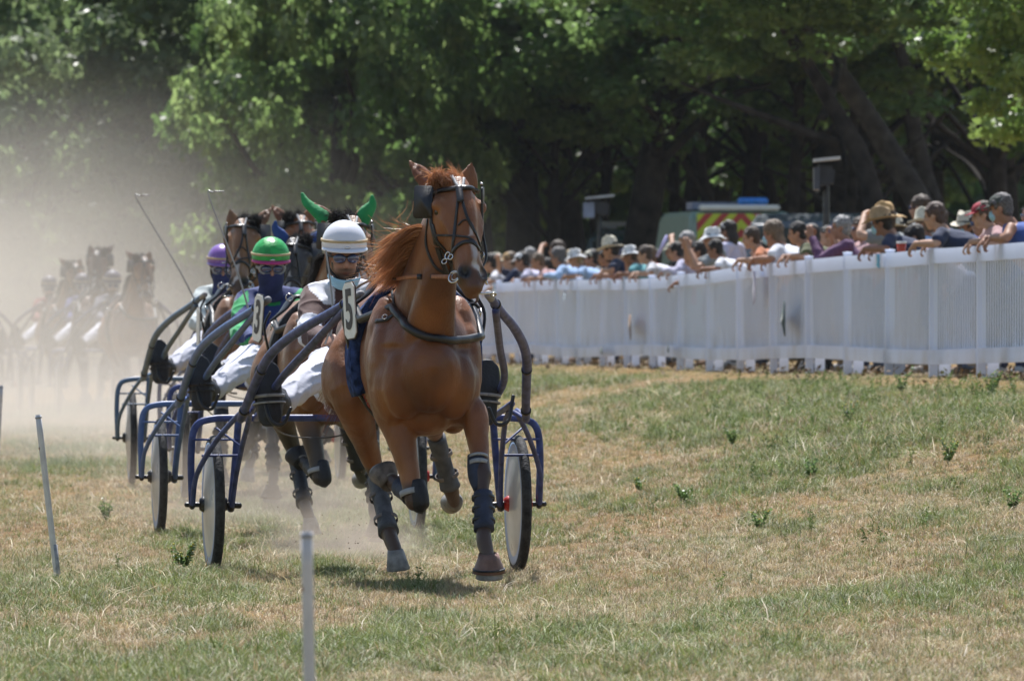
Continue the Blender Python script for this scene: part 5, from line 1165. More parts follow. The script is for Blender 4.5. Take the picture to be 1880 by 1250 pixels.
# ------------------------------------------------------------------ poles of the left-hand edge of the track
POLE = mat('white_pole_paint', (.62,.60,.60), rough=.5, var=.08, scale=12, bump=.1); RUST = mat('rusty_end', (.30,.15,.09), rough=.9, var=.3, scale=40); GREYP = mat('worn_pole_paint', (.34,.34,.36), rough=.7, var=.2, scale=30)
def pole(px0, py0, px1, D, r, lab):
    x = at(px1, D); zb = zg(x, D); b = V((x, D, zb)); t = P(px0, py0, D); root = empty('marker_pole', b, label=lab, cat='pole', group='white marker poles along the inner edge of the track')
    d = t-b; bm = bmesh.new(); tube(bm, [(0,0,-.05), d*.5+V((random.uniform(-.004,.004),0,0)), d], r, n=16, sub=4, cap=False); link('post', bm_mesh(bm), POLE, parent=root)
    bm = bmesh.new(); tube(bm, [(0,0,-.04), d*.22], r*1.04, n=16, sub=2, cap=False); link('worn_foot', bm_mesh(bm), GREYP, parent=root)
    bm = bmesh.new(); ring_around(bm, d*.985, d, (1,0,0), r*1.02, r*1.02, .008, .004, n=16); tube(bm, [d*.995, d*1.003], r*.9, n=12, sub=1, cap=False); link('rim', bm_mesh(bm), GREYP, parent=root)
    bm = bmesh.new(); ell(bm, d*.80+V((-r*.9,-.004,0)), (.004,.008,.010)); link('rust_spot', bm_mesh(bm), RUST, parent=root)
pole(563, 976, 576, 22.0, .0150, 'white pole nearest the camera, in front of the horses')
pole(70, 762, 108, 43.9, .0155, 'leaning white pole left of the front sulky')
pole(2, 708, -9, 66.5, .0160, 'white pole cut off by the left edge of the picture')
# leafy weeds that stand alone
def weed(px, D, h, n, lab, yellow=False, s=1.7):
    h *= (.78 if px < 900 else .6); n = int(n*1.3)
    x = at(px, D); root = empty('weed_plant', (x, D, zg(x,D)), label=lab, cat='plant', group='leafy weeds standing alone in the turf'); rg = np.random.default_rng(int(px+D*7)); bm = bmesh.new(); vs = []; q = []; fl = []
    for i in range(n):
        a = rg.uniform(0,6.28); l = rg.uniform(.3,1)*h; e = V((math.cos(a)*l*.45, math.sin(a)*l*.45, l)); tube(bm, [(0,0,-.01), e*.5+V((0,0,l*.12)), e], [.0022,.0018,.001], n=4, sub=2)
        for j in range(int(14*s)):
            t = rg.uniform(.25,1.05); p = np.array(e)*t+np.array([0,0,l*.2*t*(1-t)]); d = rg.normal(size=3); d[2] = d[2]*.4+.2; d /= np.linalg.norm(d); w = np.cross(d, rg.normal(size=3)); w /= np.linalg.norm(w); ln = rg.uniform(.012,.024); k = len(vs); vs += [p, p+d*ln*.5+w*ln*.35, p+d*ln, p+d*ln*.5-w*ln*.35]; q.append((k,k+1,k+2,k+3))
        if yellow: fl.append(np.array(e)*1.02)
    link('stems', bm_mesh(bm), cmat('stem', (.10,.15,.05)), parent=root); me = np_mesh(np.array(vs), np.array(q)); setf(me,'lv',rg.random(len(vs))); link('foliage', me, WEEDL, parent=root, smooth=False)
    if yellow:
        bm = bmesh.new()
        for p in fl: ell(bm, p, (.006,.006,.004), seg=6, rings=4)
        link('blossom', bm_mesh(bm), cmat('yellow_petal', (.55,.45,.04)), parent=root)
weed(335, 44.6, .22, 17, 'bushy weed with small yellow flowers left of the front wheel', True)
weed(195, 56, .20, 9, 'pale green weed behind the leaning white pole'); weed(650, 50.5, .24, 7, 'tall weed in the dust behind the chestnut horse\'s hind leg'); weed(565, 52, .19, 6, 'weed beside the bay horse\'s feet')
for i, (px, D, h, n, lab) in enumerate([(1820,62,.33,10,'tallest weed near the fence at the right edge'),(1655,66,.34,9,'tall upright weed below the fence, left of the tallest one'),(1560,60,.26,9,'spreading weed in the green part of the turf'),(1345,60,.28,7,'weed standing by itself near the middle of the right-hand turf'),(1175,55,.22,6,'sparse weed with yellow flowers nearest the front sulky'),(1255,52.5,.24,9,'bushy green weed in the greenest patch of turf'),(1740,52,.26,11,'broad weed low on the right side of the turf'),(1490,53,.22,8,'low weed between two green patches'),(1395,47.5,.20,6,'thin-stemmed weed standing in dry grass'),(1860,46,.20,9,'dark leafy weed at the right edge of the dry grass')]):
    weed(px, D, h, n, lab, i%2 == 0)
# ------------------------------------------------------------------ spectators
def person_set(pose):
    R = {}; J = {}
    lean = {'lean':.62,'shade':.34,'phone':.22,'stand':0.0}[pose]
    pel = V((0,-.04*lean,.94)); ch = V((0,.42*lean,1.22-.10*lean)); nk = V((0,.70*lean,1.47-.28*lean)); hd = nk+V((0,.045+.08*lean,.135-.02*lean))
    sR, sL = nk+V((.175,-.02,-.05)), nk+V((-.175,-.02,-.05))
    if pose == 'lean': eR, eL = V((.30,.44,1.16)), V((-.30,.44,1.16)); wR, wL = V((.06,.60,1.165)), V((-.15,.68,1.16))
    elif pose == 'shade': eR, eL = nk+V((.36,.20,-.02)), V((-.25,.40,1.13)); wR, wL = hd+V((.12,.16,.07)), V((-.14,.62,1.09))
    elif pose == 'phone': eR, eL = nk+V((.24,.26,-.20)), nk+V((-.24,.26,-.20)); wR, wL = nk+V((.075,.36,.04)), nk+V((-.075,.36,.04))
    else: eR, eL = V((.27,-.02,1.16)), V((-.27,-.02,1.16)); wR, wL = V((.25,.12,.93)), V((-.25,.12,.93))
    R['J'] = dict(nk=nk, hd=hd, wR=wR, wL=wL)
    bm = bmesh.new(); hf = (0,1,-.05 if pose != 'lean' else -.18); M = R['M'] = head_shape(bm, hd, hf); tube(bm, [nk-V((0,.02,.06)), nk, hd-V((0,.01,.06))], [.058,.054,.052], n=12)
    tube(bm, [pel, pel.lerp(ch,.5), ch, nk-V((0,0,.06))], [(.155,.10),(.14,.10),(.165,.11),(.09,.07)], n=16)
    for sh, e, w, k in ((sR,eR,wR,1),(sL,eL,wL,-1)):
        arm(bm, sh, e, w)
        if pose == 'lean': hand(bm, w, V((-.25*k,.62,-.75)), V((0,-.5,-1)))
        elif pose == 'shade' and k == 1: hand(bm, w, V((-1,.1,.25)), V((0,-.4,-1)))
        elif pose == 'phone': hand(bm, w, V((-.1*k,.25,1)), V((-k,.1,0)))
        elif pose == 'shade': hand(bm, w, V((.2,.75,-.6)), V((0,-.5,-1)))
        else: hand(bm, w, V((0,.1,-1)), V((-k,0,0)))
    for k in (1,-1):
        tube(bm, [(k*.09,-.01,.92),(k*.10,.02,.70),(k*.10,.03,.48),(k*.105,-.02,.30),(k*.11,-.03,.09)], [.085,.078,.055,.056,.036], n=12); tube(bm, [(k*.11,-.05,.05),(k*.115,.05,.045),(k*.12,.14,.03)], [(.038,.04),(.042,.035),(.036,.02)], n=10)
    R['body'] = organic(bm, .0125, 2, 'person')
    def clothe(sl, grow, hem):
        bm = bmesh.new(); tube(bm, [V((0,pel.y,hem)), pel.lerp(ch,.45), ch, nk-V((0,.01,.085)), nk-V((0,.01,.03))], [(.165+grow,.125+grow),(.155+grow,.12+grow),(.18+grow,.13+grow),(.14+grow,.085+grow),(.07,.065)], n=18, cap=True)
        if sl > 0:
            tube(bm, [sR, nk-V((0,.01,.055)), sL], [.07+grow,.075+grow,.07+grow], n=12)
            for sh, e, w in ((sR,eR,wR),(sL,eL,wL)):
                if sl <= 1: tube(bm, [sh, sh.lerp(e,.35), sh.lerp(e,.68*sl)], [.068+grow,.068+grow,.070+grow], n=12, cap=True)
                else: arm(bm, sh, e, e.lerp(w,.92), r=(.070+grow,.060+grow,.050+grow,.038+grow))
        me = organic(bm, .0125, 2, 'shirt'); co = vco(me).copy(); nv = np.empty(len(co)*3, np.float32); me.vertices.foreach_get('normal', nv)
        wv = np.array([noise.noise(V((c[0]*10,c[1]*10,c[2]*18)))*.010 for c in co]); co += nv.reshape(-1,3)*wv[:,None]; me.vertices.foreach_set('co', co.ravel()); me.update(); return me
    R['tee'] = clothe(1, .0, .88); R['long'] = clothe(2, .0, .86); R['tank'] = clothe(.0, .006, .88)
    bm = bmesh.new(); tube(bm, [(0,pel.y,.90),(0,pel.y,.98)], [(.17,.13),(.165,.125)], n=16)
    for k in (1,-1): tube(bm, [(k*.085,-.01,.90),(k*.10,.02,.70),(k*.10,.03,.48),(k*.105,-.02,.30),(k*.11,-.03,.11)], [.105,.095,.078,.075,.065], n=14)
    R['trousers'] = organic(bm, .014, 2, 'trousers')
    bm = bmesh.new()
    for k in (1,-1): tube(bm, [(k*.11,-.07,.045),(k*.115,.04,.05),(k*.12,.16,.035)], [(.045,.045),(.05,.042),(.042,.028)], n=12)
    R['shoes'] = bm_mesh(bm)
    r_, f_, u_ = M.col[0], M.col[1], M.col[2]
    def hair_cap(long, vol=1.0):
        bm = bmesh.new(); ell(bm, hd+u_*.048-f_*.024, (.088*vol,.100*vol,.092*vol), M=M, seg=18, rings=12); ell(bm, hd-u_*.02-f_*.060, (.076*vol,.055*vol,.075*vol), M=M)
        for k in (1,-1): ell(bm, hd+r_*.062*k+u_*.04+f_*.035, (.03,.045,.045), M=M)
        if long: tube(bm, [hd+u_*.02-f_*.07, hd-u_*.09-f_*.085, hd-u_*.20-f_*.075], [(.082,.045),(.085,.045),(.05,.025)], n=12, ref=r_)
        me = organic(bm, .010, 1, 'hair'); co = vco(me).copy(); nv = np.empty(len(co)*3, np.float32); me.vertices.foreach_get('normal', nv)
        wv = np.array([noise.noise(V((c[0]*60,c[1]*60,c[2]*22)))*.009+noise.noise(V(c)*25)*.006 for c in co]); co += nv.reshape(-1,3)*wv[:,None]
        lo = (co-np.array(hd))@np.array(M); cut = (lo[:,1] > .045)&(lo[:,2] < .055); co[cut] -= np.outer(lo[cut,1]-.03, np.array(f_))
        me.vertices.foreach_set('co', co.ravel()); me.update(); return me
    R['short'] = hair_cap(False); R['thick'] = hair_cap(False, 1.13); R['longhair'] = hair_cap(True, 1.04)
    hc = hd+u_*.055-f_*.006; Mh = M.to_3x3()
    def dome(sx, sy, sz, z0=-.01): return [(max(.001,math.sin(math.radians(92)*t/9))*sx, math.cos(math.radians(92)*t/9)*sz+z0) for t in range(10)]
    bm = bmesh.new(); revolve(bm, dome(.094,.1,.088)+[(.088,-.010)], c=hc, M=Mh@Matrix.Diagonal((.95,1.10,1)), n=26)
    rows = []
    for i in range(13):
        a = math.radians(-60+120*i/12); e = .075*max(0,math.cos(a*1.35))**.7; rows.append([bm.verts.new(hc+r_*math.sin(a)*.086+f_*math.cos(a)*.098-u_*.008), bm.verts.new(hc+r_*math.sin(a)*(.088+e*.2)+f_*(math.cos(a)*.1+e)-u_*(.012+e*.22)), bm.verts.new(hc+r_*math.sin(a)*(.088+e*.2)+f_*(math.cos(a)*.1+e)-u_*(.017+e*.22)), bm.verts.new(hc+r_*math.sin(a)*.085+f_*math.cos(a)*.097-u_*.014)])
    for a, b in zip(rows[:-1], rows[1:]):
        for k in range(4): bm.faces.new((a[k],a[(k+1)%4],b[(k+1)%4],b[k]))
    ell(bm, hc+u_*.082, .008); R['cap'] = bm_mesh(bm)
    def brimmed(crown_h, top_r, base_r, brim, droop, pinch):
        bm = bmesh.new(); revolve(bm, [(.001,crown_h-pinch),(top_r*.6,crown_h-pinch*.4),(top_r,crown_h-.006),(top_r+.006,crown_h-.02),(base_r,.004),(base_r+.012,-.004),(base_r+brim*.6,-.006-droop*.4),(base_r+brim,-.004-droop),(base_r+brim-.001,-.010-droop),(base_r,-.014)], c=hc, M=Mh@Matrix.Diagonal((.95,1.12,1)), n=32)
        for v in bm.verts:
            l = Mh.inverted()@(v.co-hc)
            if l.length > base_r+.02: v.co += u_*(.020*math.cos(2*math.atan2(l.x,l.y))*-1+.004*math.sin(5*math.atan2(l.x,l.y)))
        return bm_mesh(bm)
    R['fedora'] = brimmed(.125,.076,.098,.068,.0,.022); R['straw'] = brimmed(.120,.078,.098,.100,.010,.012); R['boater'] = brimmed(.110,.090,.098,.090,.004,.002); R['bucket'] = brimmed(.095,.080,.098,.055,.034,.0)
    bm = bmesh.new(); ring_around(bm, hc+u_*.012, u_, f_, .106, .092, .026, .004, n=24); R['hat_band'] = bm_mesh(bm)
    bm = bmesh.new(); ell(bm, hd+f_*.068-u_*.050, (.056,.040,.052), M=M); R['mask'] = bm_mesh(bm)
    bm = bmesh.new()
    for k in (1,-1): ell(bm, hd+r_*.034*k+f_*.082+u_*.008, (.030,.010,.022), M=M)
    ring_around(bm, hd+u_*.012, u_, f_, .088, .082, .008, .004, a0=-92, a1=92, n=16); R['sunglasses'] = bm_mesh(bm)
    bm = bmesh.new()
    for k in (1,-1): ell(bm, hd+r_*.032*k+f_*.080+u_*.008, (.012,.007,.007), M=M, seg=8, rings=5)
    R['eyes'] = bm_mesh(bm)
    bm = bmesh.new(); c = (wR+wL)/2+V((0,.03,.09)); box(bm, c, (.15,.009,.075)); bmesh.ops.bevel(bm, geom=bm.edges[:], offset=.004, segments=2, affect='EDGES'); R['phone'] = bm_mesh(bm)
    return R
PS = {p: person_set(p) for p in ('lean','shade','phone','stand')}
TOP = {'lean':1.52,'shade':1.60,'phone':1.63,'stand':1.76}
HATM = {'cream': (.62,.58,.47), 'white': (.75,.75,.76), 'straw': (.48,.31,.14), 'tan': (.36,.25,.14), 'red': (.38,.04,.06), 'olive': (.05,.06,.05), 'black': (.02,.02,.025), 'navy': (.03,.04,.10), 'ivory': (.55,.50,.40)}
HAIRM = {'grey': (.30,.29,.29), 'dark': (.018,.014,.012), 'brown': (.07,.045,.03), 'ltbrown': (.16,.11,.07), 'blond': (.35,.25,.12), 'dkgrey': (.12,.11,.11), 'crop': (.10,.06,.045)}
SHIRT = {'blue': (.05,.10,.33), 'navy': (.02,.03,.07), 'white': (.68,.68,.72), 'lav': (.50,.48,.62), 'ltblue': (.33,.47,.70), 'black': (.02,.02,.025), 'plaid': (.26,.13,.26), 'orange': (.50,.17,.07), 'grey': (.22,.24,.25), 'pink': (.50,.30,.30), 'teal': (.10,.30,.33), 'red': (.5,.05,.05), 'olive': (.10,.11,.05)}
SKINS = [(.42,.23,.15),(.35,.18,.115),(.47,.28,.19),(.28,.14,.09)]
# px, py of the head top, row, pose, hair, hat (kind, colour), sleeve, shirt, turn (degrees from facing the track; + = up the track), extras, label
CR = [
 (1880,380,2,'phone','dark',None,'tee','black',-25,'g','man in dark sunglasses cut off by the right edge, holding a black camera'),
 (1822,374,0,'lean','dkgrey',('cap','olive'),'tank','blue',14,'m','man in a blue sleeveless top, dark cap and face mask, forearms hanging over the fence'),
 (1778,404,0,'lean','brown',('cap','red'),'tee','pink',-5,'','child in a red cap leaning on the fence'),
 (1768,383,2,'stand','dark',('fedora','ivory'),'tee','ltblue',-40,'mb','person in an ivory hat with a black band and a pale blue mask'),
 (1738,391,1,'lean','dkgrey',None,'tee','blue',-50,'g','man with greying hair and sunglasses in a blue shirt'),
 (1720,379,3,'stand','brown',None,'tee','grey',10,'','dark-haired spectator standing behind the man with greying hair'),
 (1697,394,0,'lean','crop',None,'tee','navy',20,'','man with close-cropped hair leaning beside the fence post'),
 (1694,376,1,'stand','ltbrown',('fedora','cream'),'tee','ltblue',25,'','person in a cream hat behind the close-cropped man'),
 (1687,354,3,'stand','brown',None,'tee','grey',30,'g','tallest man, bareheaded with sunglasses, at the back'),
 (1660,418,1,'lean','dark',('cap','black'),'tee','lav',10,'','child in a black cap squeezed behind the drink'),
 (1616,375,1,'shade','brown',('straw','straw'),'tee','grey',25,'','person in a wide orange straw hat with a raised arm'),
 (1600,401,0,'lean','dark',('boater','tan'),'tee','navy',15,'mc','person in a flat brown straw hat with a pale mask'),
 (1571,406,1,'phone','brown',None,'tee','pink',-10,'gp','woman with sunglasses raising a phone beside the grey-haired man'),
 (1537,403,0,'phone','grey',None,'long','plaid',10,'','grey-haired man in a purple checked shirt with his elbow on the fence'),
 (1507,422,1,'phone','dark',None,'tee','black',-15,'p','dark-haired spectator holding a dark phone sideways'),
 (1474,417,1,'lean','dark',None,'tank','white',20,'m','dark-haired spectator with a mask and bare shoulders'),
 (1445,436,0,'lean','dark',None,'tee','olive',5,'','low dark-haired spectator in an olive top'),
 (1405,414,0,'lean','ltbrown',None,'tee','white',25,'mt','person with thick brown hair and a white shirt bending over the fence'),
 (1362,442,0,'lean','brown',None,'tee','orange',5,'','child in an orange top leaning on the fence'),
 (1334,402,1,'stand','dark',('cap','white'),'tee','lav',35,'','woman in a white cap with her back turned, in front of the ambulance'),
 (1303,417,0,'phone','brown',('bucket','white'),'tee','grey',0,'p','man in a white sun hat holding a phone upright'),
 (1272,448,0,'shade','dark',None,'tank','black',5,'g','woman shading her eyes with her hand, dark hair and sunglasses'),
 (1254,430,1,'shade','grey',None,'tee','olive',10,'','grey-haired man shading his eyes behind her'),
 (1234,441,2,'stand','dark',('cap','cream'),'tee','black',10,'','shadowed person in a pale cap at the back'),
 (1219,472,0,'lean','dark',None,'long','lav',15,'','small dark-haired spectator in lilac bending over the fence'),
 (1182,457,0,'phone','ltbrown',None,'tee','red',-10,'gr','man with light brown hair and glasses holding up a rolled paper'),
 (1148,452,2,'stand','dark',('cap','navy'),'tee','grey',10,'','person in a navy and white cap in the second row'),
 (1136,469,0,'lean','brown',('bucket','white'),'tee','teal',20,'','child in a white sun hat and turquoise top'),
 (1109,445,0,'lean','dark',('fedora','cream'),'tee','navy',20,'b','person in a cream hat and navy top with arms over the fence'),
 (1079,463,1,'shade','dark',('cap','cream'),'tee','grey',5,'','person in a pale cap with a hand raised to it'),
 (1060,460,2,'stand','dark',None,'tee','navy',15,'','dark-haired person behind the one in the pale cap'),
 (1043,457,2,'stand','blond',None,'tee','grey',10,'','fair-haired person standing behind the child in a white sun hat'),
 (1040,474,0,'lean','blond',('bucket','white'),'tee','ltblue',10,'','small person in a white hat and pale blue shirt'),
 (1012,469,0,'lean','dkgrey',None,'long','ltblue',20,'','man with untidy grey hair in a light blue long-sleeved shirt'),
 (1018,446,1,'shade','brown',None,'tank','black',25,'','tall spectator with the highest raised bare arm near the far end'),
 (970,452,2,'stand','grey',None,'tee','grey',10,'','grey-haired man standing taller than those around him'),
 (972,486,0,'lean','ltbrown',None,'tee','pink',0,'','low fair-skinned spectator at the rail, below the tall grey-haired man'),
 (952,467,1,'lean','dark',('cap','white'),'tee','lav',15,'','person in a white cap and lilac shirt near the far end'),
 (930,467,0,'shade','ltbrown',('cap','straw'),'tee','navy',5,'','person in an orange cap near the chestnut horse\'s head'),
 (905,463,1,'lean','grey',('bucket','cream'),'tee','white',10,'','person in a pale hat just right of the chestnut horse\'s muzzle'),
 (992,478,1,'lean','dark',None,'tee','grey',5,'','dark-haired spectator half hidden by raised arms'),
 (1200,462,1,'stand','dark',None,'tee','navy',5,'','dark-haired person behind the rolled paper'),
 (893,470,0,'lean','dark',None,'tee','white',10,'','person in white just behind the bit of the chestnut horse'),
 (916,474,2,'stand','brown',('cap','cream'),'tee','grey',10,'','person in a pale cap behind the pale-hatted one'),
 (985,466,2,'stand','dark',None,'tee','navy',10,'','dark-haired person just right of the tall grey-haired man'),
 (1092,480,0,'lean','dark',None,'tee','pink',5,'','spectator crouching at the rail left of the cream hat'),
 (1163,478,0,'lean','brown',None,'tee','white',5,'','small spectator between the white sun hat and the rolled paper'),
 (1290,470,0,'lean','dark',None,'tee','white',15,'','spectator whose bare arm lies along the rail in front of the phone'),
 (1425,430,2,'stand','ltbrown',None,'tee','blue',5,'','spectator at the back between the ambulance and the dark van'),
 (1640,388,3,'stand','dark',('fedora','cream'),'tee','grey',10,'','person in a pale hat at the back behind the orange straw hat'),
 (1389,440,2,'stand','dark',None,'tee','black',0,'','person in black behind the one with thick brown hair'),
]
def spectator(i, spec):
    px, py, row, pose, hair, hat, slv, shirt, turn, ex, lab = spec
    off = (.44,.74,1.12,1.55)[row]; k = (px-940)/F; R = PS[pose]; fy = R['J']['hd'].y; D = (9.642+off-fy)/(k+.0857); x = fence_x(D)+off; z0 = zg(x, D); top = CAMZ-(py-625)/F*D; sc = (top-z0)/(TOP[pose]+(.06 if hat and hat[0] != 'cap' else .0)); sc = max(.78, min(1.12, sc))
    face = math.atan2(-1.0, -.0857)   # towards the track
    d = V((-1,-.0857,0)); d = Matrix.Rotation(-math.radians(turn), 3, 'Z') @ d
    root = empty('person', (x, D, z0), math.atan2(-d.x, d.y), label=lab, cat='person', group='spectators behind the white fence'); root.scale = (-sc if (i%3 == 1 and 'r' not in ex) else sc,sc,sc)
    if pose == 'lean' and row == 0: root.location.z += max(-.10, min(.12, 1.085-1.16*sc))
    rg = random.Random(i*13+5); sk = SKINS[i%4]
    link('body', R['body'], skinm(sk), parent=root)
    sc_ = SHIRT[shirt]; link('shirt', R[slv], PLAID if shirt == 'plaid' else cloth(sc_), parent=root)
    link('trousers', R['trousers'], cloth(rg.choice([(.03,.04,.09),(.10,.10,.11),(.28,.22,.15),(.05,.05,.06),(.10,.14,.25)])), parent=root); link('shoes', R['shoes'], cloth(rg.choice([(.05,.05,.05),(.35,.34,.33),(.2,.12,.08)])), parent=root)
    hk = 'longhair' if ('woman' in lab) else ('thick' if 'thick' in lab or 'untidy' in lab else 'short'); link('hair', R[hk], cmat('hair', HAIRM[hair], rough=.6, var=.35, scale=60, bump=.6, bscale=120), parent=root)
    if hat:
        h = link('hat' if hat[0] != 'cap' else 'cap', R[hat[0]], cmat('hat', HATM[hat[1]], rough=.8, var=.12, scale=40, bump=.5, bscale=90), parent=root)
        if 'b' in ex: link('hat_band', R['hat_band'], cloth((.02,.02,.02)), parent=h)
    if 'g' in ex: link('sunglasses', R['sunglasses'], LENSM, parent=root)
    else: link('eyes', R['eyes'], EYEM, parent=root)
    if 'm' in ex: link('face_mask', R['mask'], MASKM, parent=root)
    if pose == 'phone' and 'r' not in ex:
        ph = link('phone', R['phone'], cmat('phone', (.03,.03,.04) if 'g' not in ex else (.20,.22,.42), rough=.2, var=.05), loc=root.location, label={0:'black camera held by the man at the right edge'}.get(i, 'phone held up by the %s' % lab.split(' with')[0].split(' raising')[0].split(' holding')[0].split(' in ')[0]), cat='phone'); ph.rotation_euler = root.rotation_euler; ph.scale = root.scale
    return root, R, sc
m, t, b = nt('checked_cloth'); N = t.nodes; L = t.links; tc = N.new('ShaderNodeTexCoord'); ck = N.new('ShaderNodeTexBrick'); ck.inputs['Scale'].default_value = 14; ck.inputs['Color1'].default_value = (.40,.30,.42,1); ck.inputs['Color2'].default_value = (.22,.12,.26,1); ck.inputs['Mortar'].default_value = (.10,.04,.10,1); ck.inputs['Mortar Size'].default_value = .12
L.new(tc.outputs['Object'], ck.inputs['Vector']); L.new(ck.outputs[0], b.inputs['Base Color']); b.inputs['Roughness'].default_value = .85; PLAID = m
SPX = [spectator(i, s) for i, s in enumerate(CR)]
# things in hand or on the fence
def fence_D(px, off=0.0): return (9.642+off)/((px-940)/F+.0857)
def small(name, px, py, off, build, m, lab, cat):
    D = fence_D(px, off); bm = bmesh.new(); build(bm); return link(name, bm_mesh(bm), m, loc=P(px, py, D), label=lab, cat=cat)
cup = empty('drink_cup', P(1655, 470, fence_D(1655,.12)), label='plastic cup of red-orange drink held above the fence', cat='cup')
bm = bmesh.new(); revolve(bm, [(.033,-.02),(.042,.11)], n=20); link('drink', bm_mesh(bm), cmat('drink', (.42,.05,.015), rough=.15, var=.1), parent=cup)
bm = bmesh.new(); revolve(bm, [(.043,.108),(.044,.125),(.040,.125),(.039,.109)], n=20); link('rim', bm_mesh(bm), WHITEP, parent=cup)
small('rolled_paper', 1216, 452, .35, lambda bm: tube(bm, [(-.06,0,-.12),(.06,0,.12)], [.018,.022], n=14, sub=1, cap=False), cloth((.50,.46,.75)), 'rolled lilac paper held up in the crowd', 'paper roll')
def drape(w, h, seed):
    def f(bm):
        rg = random.Random(seed); rows = []
        for i in range(9):
            t = i/8; row = []
            for j in range(7):
                u = j/6-.5; row.append(bm.verts.new((-.10-.012*math.sin(u*9+t*3), u*w*(1-.35*t)+.02*math.sin(t*5+seed), .0-h*t*(1+.25*math.sin(u*5+seed)) )))
            rows.append(row)
        back = [[bm.verts.new(v.co+V((.004,0,0))) for v in r] for r in rows]
        for a, b in zip(rows[:-1], rows[1:]):
            for k in range(6): bm.faces.new((a[k],a[k+1],b[k+1],b[k]))
        for a, b in zip(back[:-1], back[1:]):
            for k in range(6): bm.faces.new((b[k],b[k+1],a[k+1],a[k]))
    return f
small('cloth', 1403, 498, -.02, drape(.5,.26,2), cloth((.62,.60,.74)), 'white cloth hanging over the fence below the thick-haired person', 'cloth')
small('cloth', 1633, 466, -.02, drape(.22,.10,4), cloth((.18,.50,.66)), 'turquoise cloth lying over the top of the fence', 'cloth')
small('paper_sheet', 921, 520, -.02, drape(.5,.12,5), cloth((.55,.72,.78)), 'white paper hanging over the fence beside the horse\'s muzzle', 'paper')
small('paper_sheet', 1052, 533, -.03, drape(.35,.09,6), cloth((.62,.70,.78)), 'small white paper on the fence left of the cream hat', 'paper')
def tri(pts, th=.01):
    def f(bm):
        a = [bm.verts.new((-.09-th,-p[0],p[1])) for p in pts]; b = [bm.verts.new((-.09,-p[0],p[1])) for p in pts]; bm.faces.new(a); bm.faces.new(b[::-1])
        for i in range(len(pts)): bm.faces.new((a[i],b[i],b[(i+1)%len(pts)],a[(i+1)%len(pts)]))
    return f
small('fence_patch', 1457, 586, -.03, tri([(-.85,0.0),(-.15,.10),(.35,.17),(.38,0),(.40,-.16),(-.2,-.07)]), cloth((.02,.05,.05)), 'dark green triangular scrap standing in for a gap in the fence pickets', 'sheet')  # flat dark piece added for the darkness showing through bent pickets
small('fence_patch', 1172, 597, -.03, tri([(-.9,.0),(-.1,.12),(.5,.10),(.7,-.16),(.2,-.09)]), cloth((.22,.12,.07)), 'brown triangular scrap standing in for a gap in the fence pickets', 'sheet')  # brown piece added in place of an opening between bent pickets
small('fence_patch', 1119, 644, -.03, tri([(-.9,-.02),(0,.04),(.5,.02),(.7,-.04)]), cloth((.03,.06,.05)), 'dark patch low on the far part of the fence', 'sheet')
small('fence_patch', 1243, 640, -.03, tri([(-.4,-.02),(.1,.05),(.3,-.04)]), cloth((.02,.04,.04)), 'small dark patch at the bottom rail', 'sheet')

# ------------------------------------------------------------------ vehicles and lamp stands behind the crowd
GLASS = mat('tinted_glass', (.05,.07,.08), rough=.08, spec=.9, var=.1, coat=.4)
def chevron_mat():
    m, t, b = nt('chevron_panel'); N = t.nodes; L = t.links; tc = N.new('ShaderNodeTexCoord'); sx = N.new('ShaderNodeSeparateXYZ'); L.new(tc.outputs['Object'], sx.inputs[0])
    ab = N.new('ShaderNodeMath'); ab.operation = 'ABSOLUTE'; L.new(sx.outputs[0], ab.inputs[0]); ad = N.new('ShaderNodeMath'); ad.operation = 'ADD'; L.new(ab.outputs[0], ad.inputs[0]); L.new(sx.outputs[2], ad.inputs[1])
    mu = N.new('ShaderNodeMath'); mu.operation = 'MULTIPLY'; mu.inputs[1].default_value = 3.3; L.new(ad.outputs[0], mu.inputs[0]); fr = N.new('ShaderNodeMath'); fr.operation = 'FRACT'; L.new(mu.outputs[0], fr.inputs[0])
    gt = N.new('ShaderNodeMath'); gt.operation = 'GREATER_THAN'; gt.inputs[1].default_value = .5; L.new(fr.outputs[0], gt.inputs[0])
    mx = N.new('ShaderNodeMix'); mx.data_type = 'RGBA'; mx.inputs[6].default_value = (.52,.58,.02,1); mx.inputs[7].default_value = (.42,.03,.02,1); L.new(gt.outputs[0], mx.inputs[0]); L.new(mx.outputs[2], b.inputs['Base Color']); b.inputs['Roughness'].default_value = .4; return m
def profile_body(bm, prof, w, inset=.12):
    """side profile (y,z) swept across the width, narrowing towards the roof"""
    zs = [p[1] for p in prof]; zm, zM = min(zs), max(zs); cols = []
    for x in (-1,-.92,.92,1):
        col = []
        for y, z in prof: k = 1-inset*max(0,(z-zm)/(zM-zm)-.5)*(1 if True else 0); col.append(bm.verts.new((x*w/2*k*(1 if abs(x) < 1 else 1), y*(1 if abs(x)<1 else .985), z if abs(x)<1 else zm+(z-zm)*.985)))
        cols.append(col)
    n = len(prof)
    for a, b in zip(cols[:-1], cols[1:]):
        for i in range(n): bm.faces.new((a[i],b[i],b[(i+1)%n],a[(i+1)%n]))
    bm.faces.new(cols[0][::-1]); bm.faces.new(cols[-1])
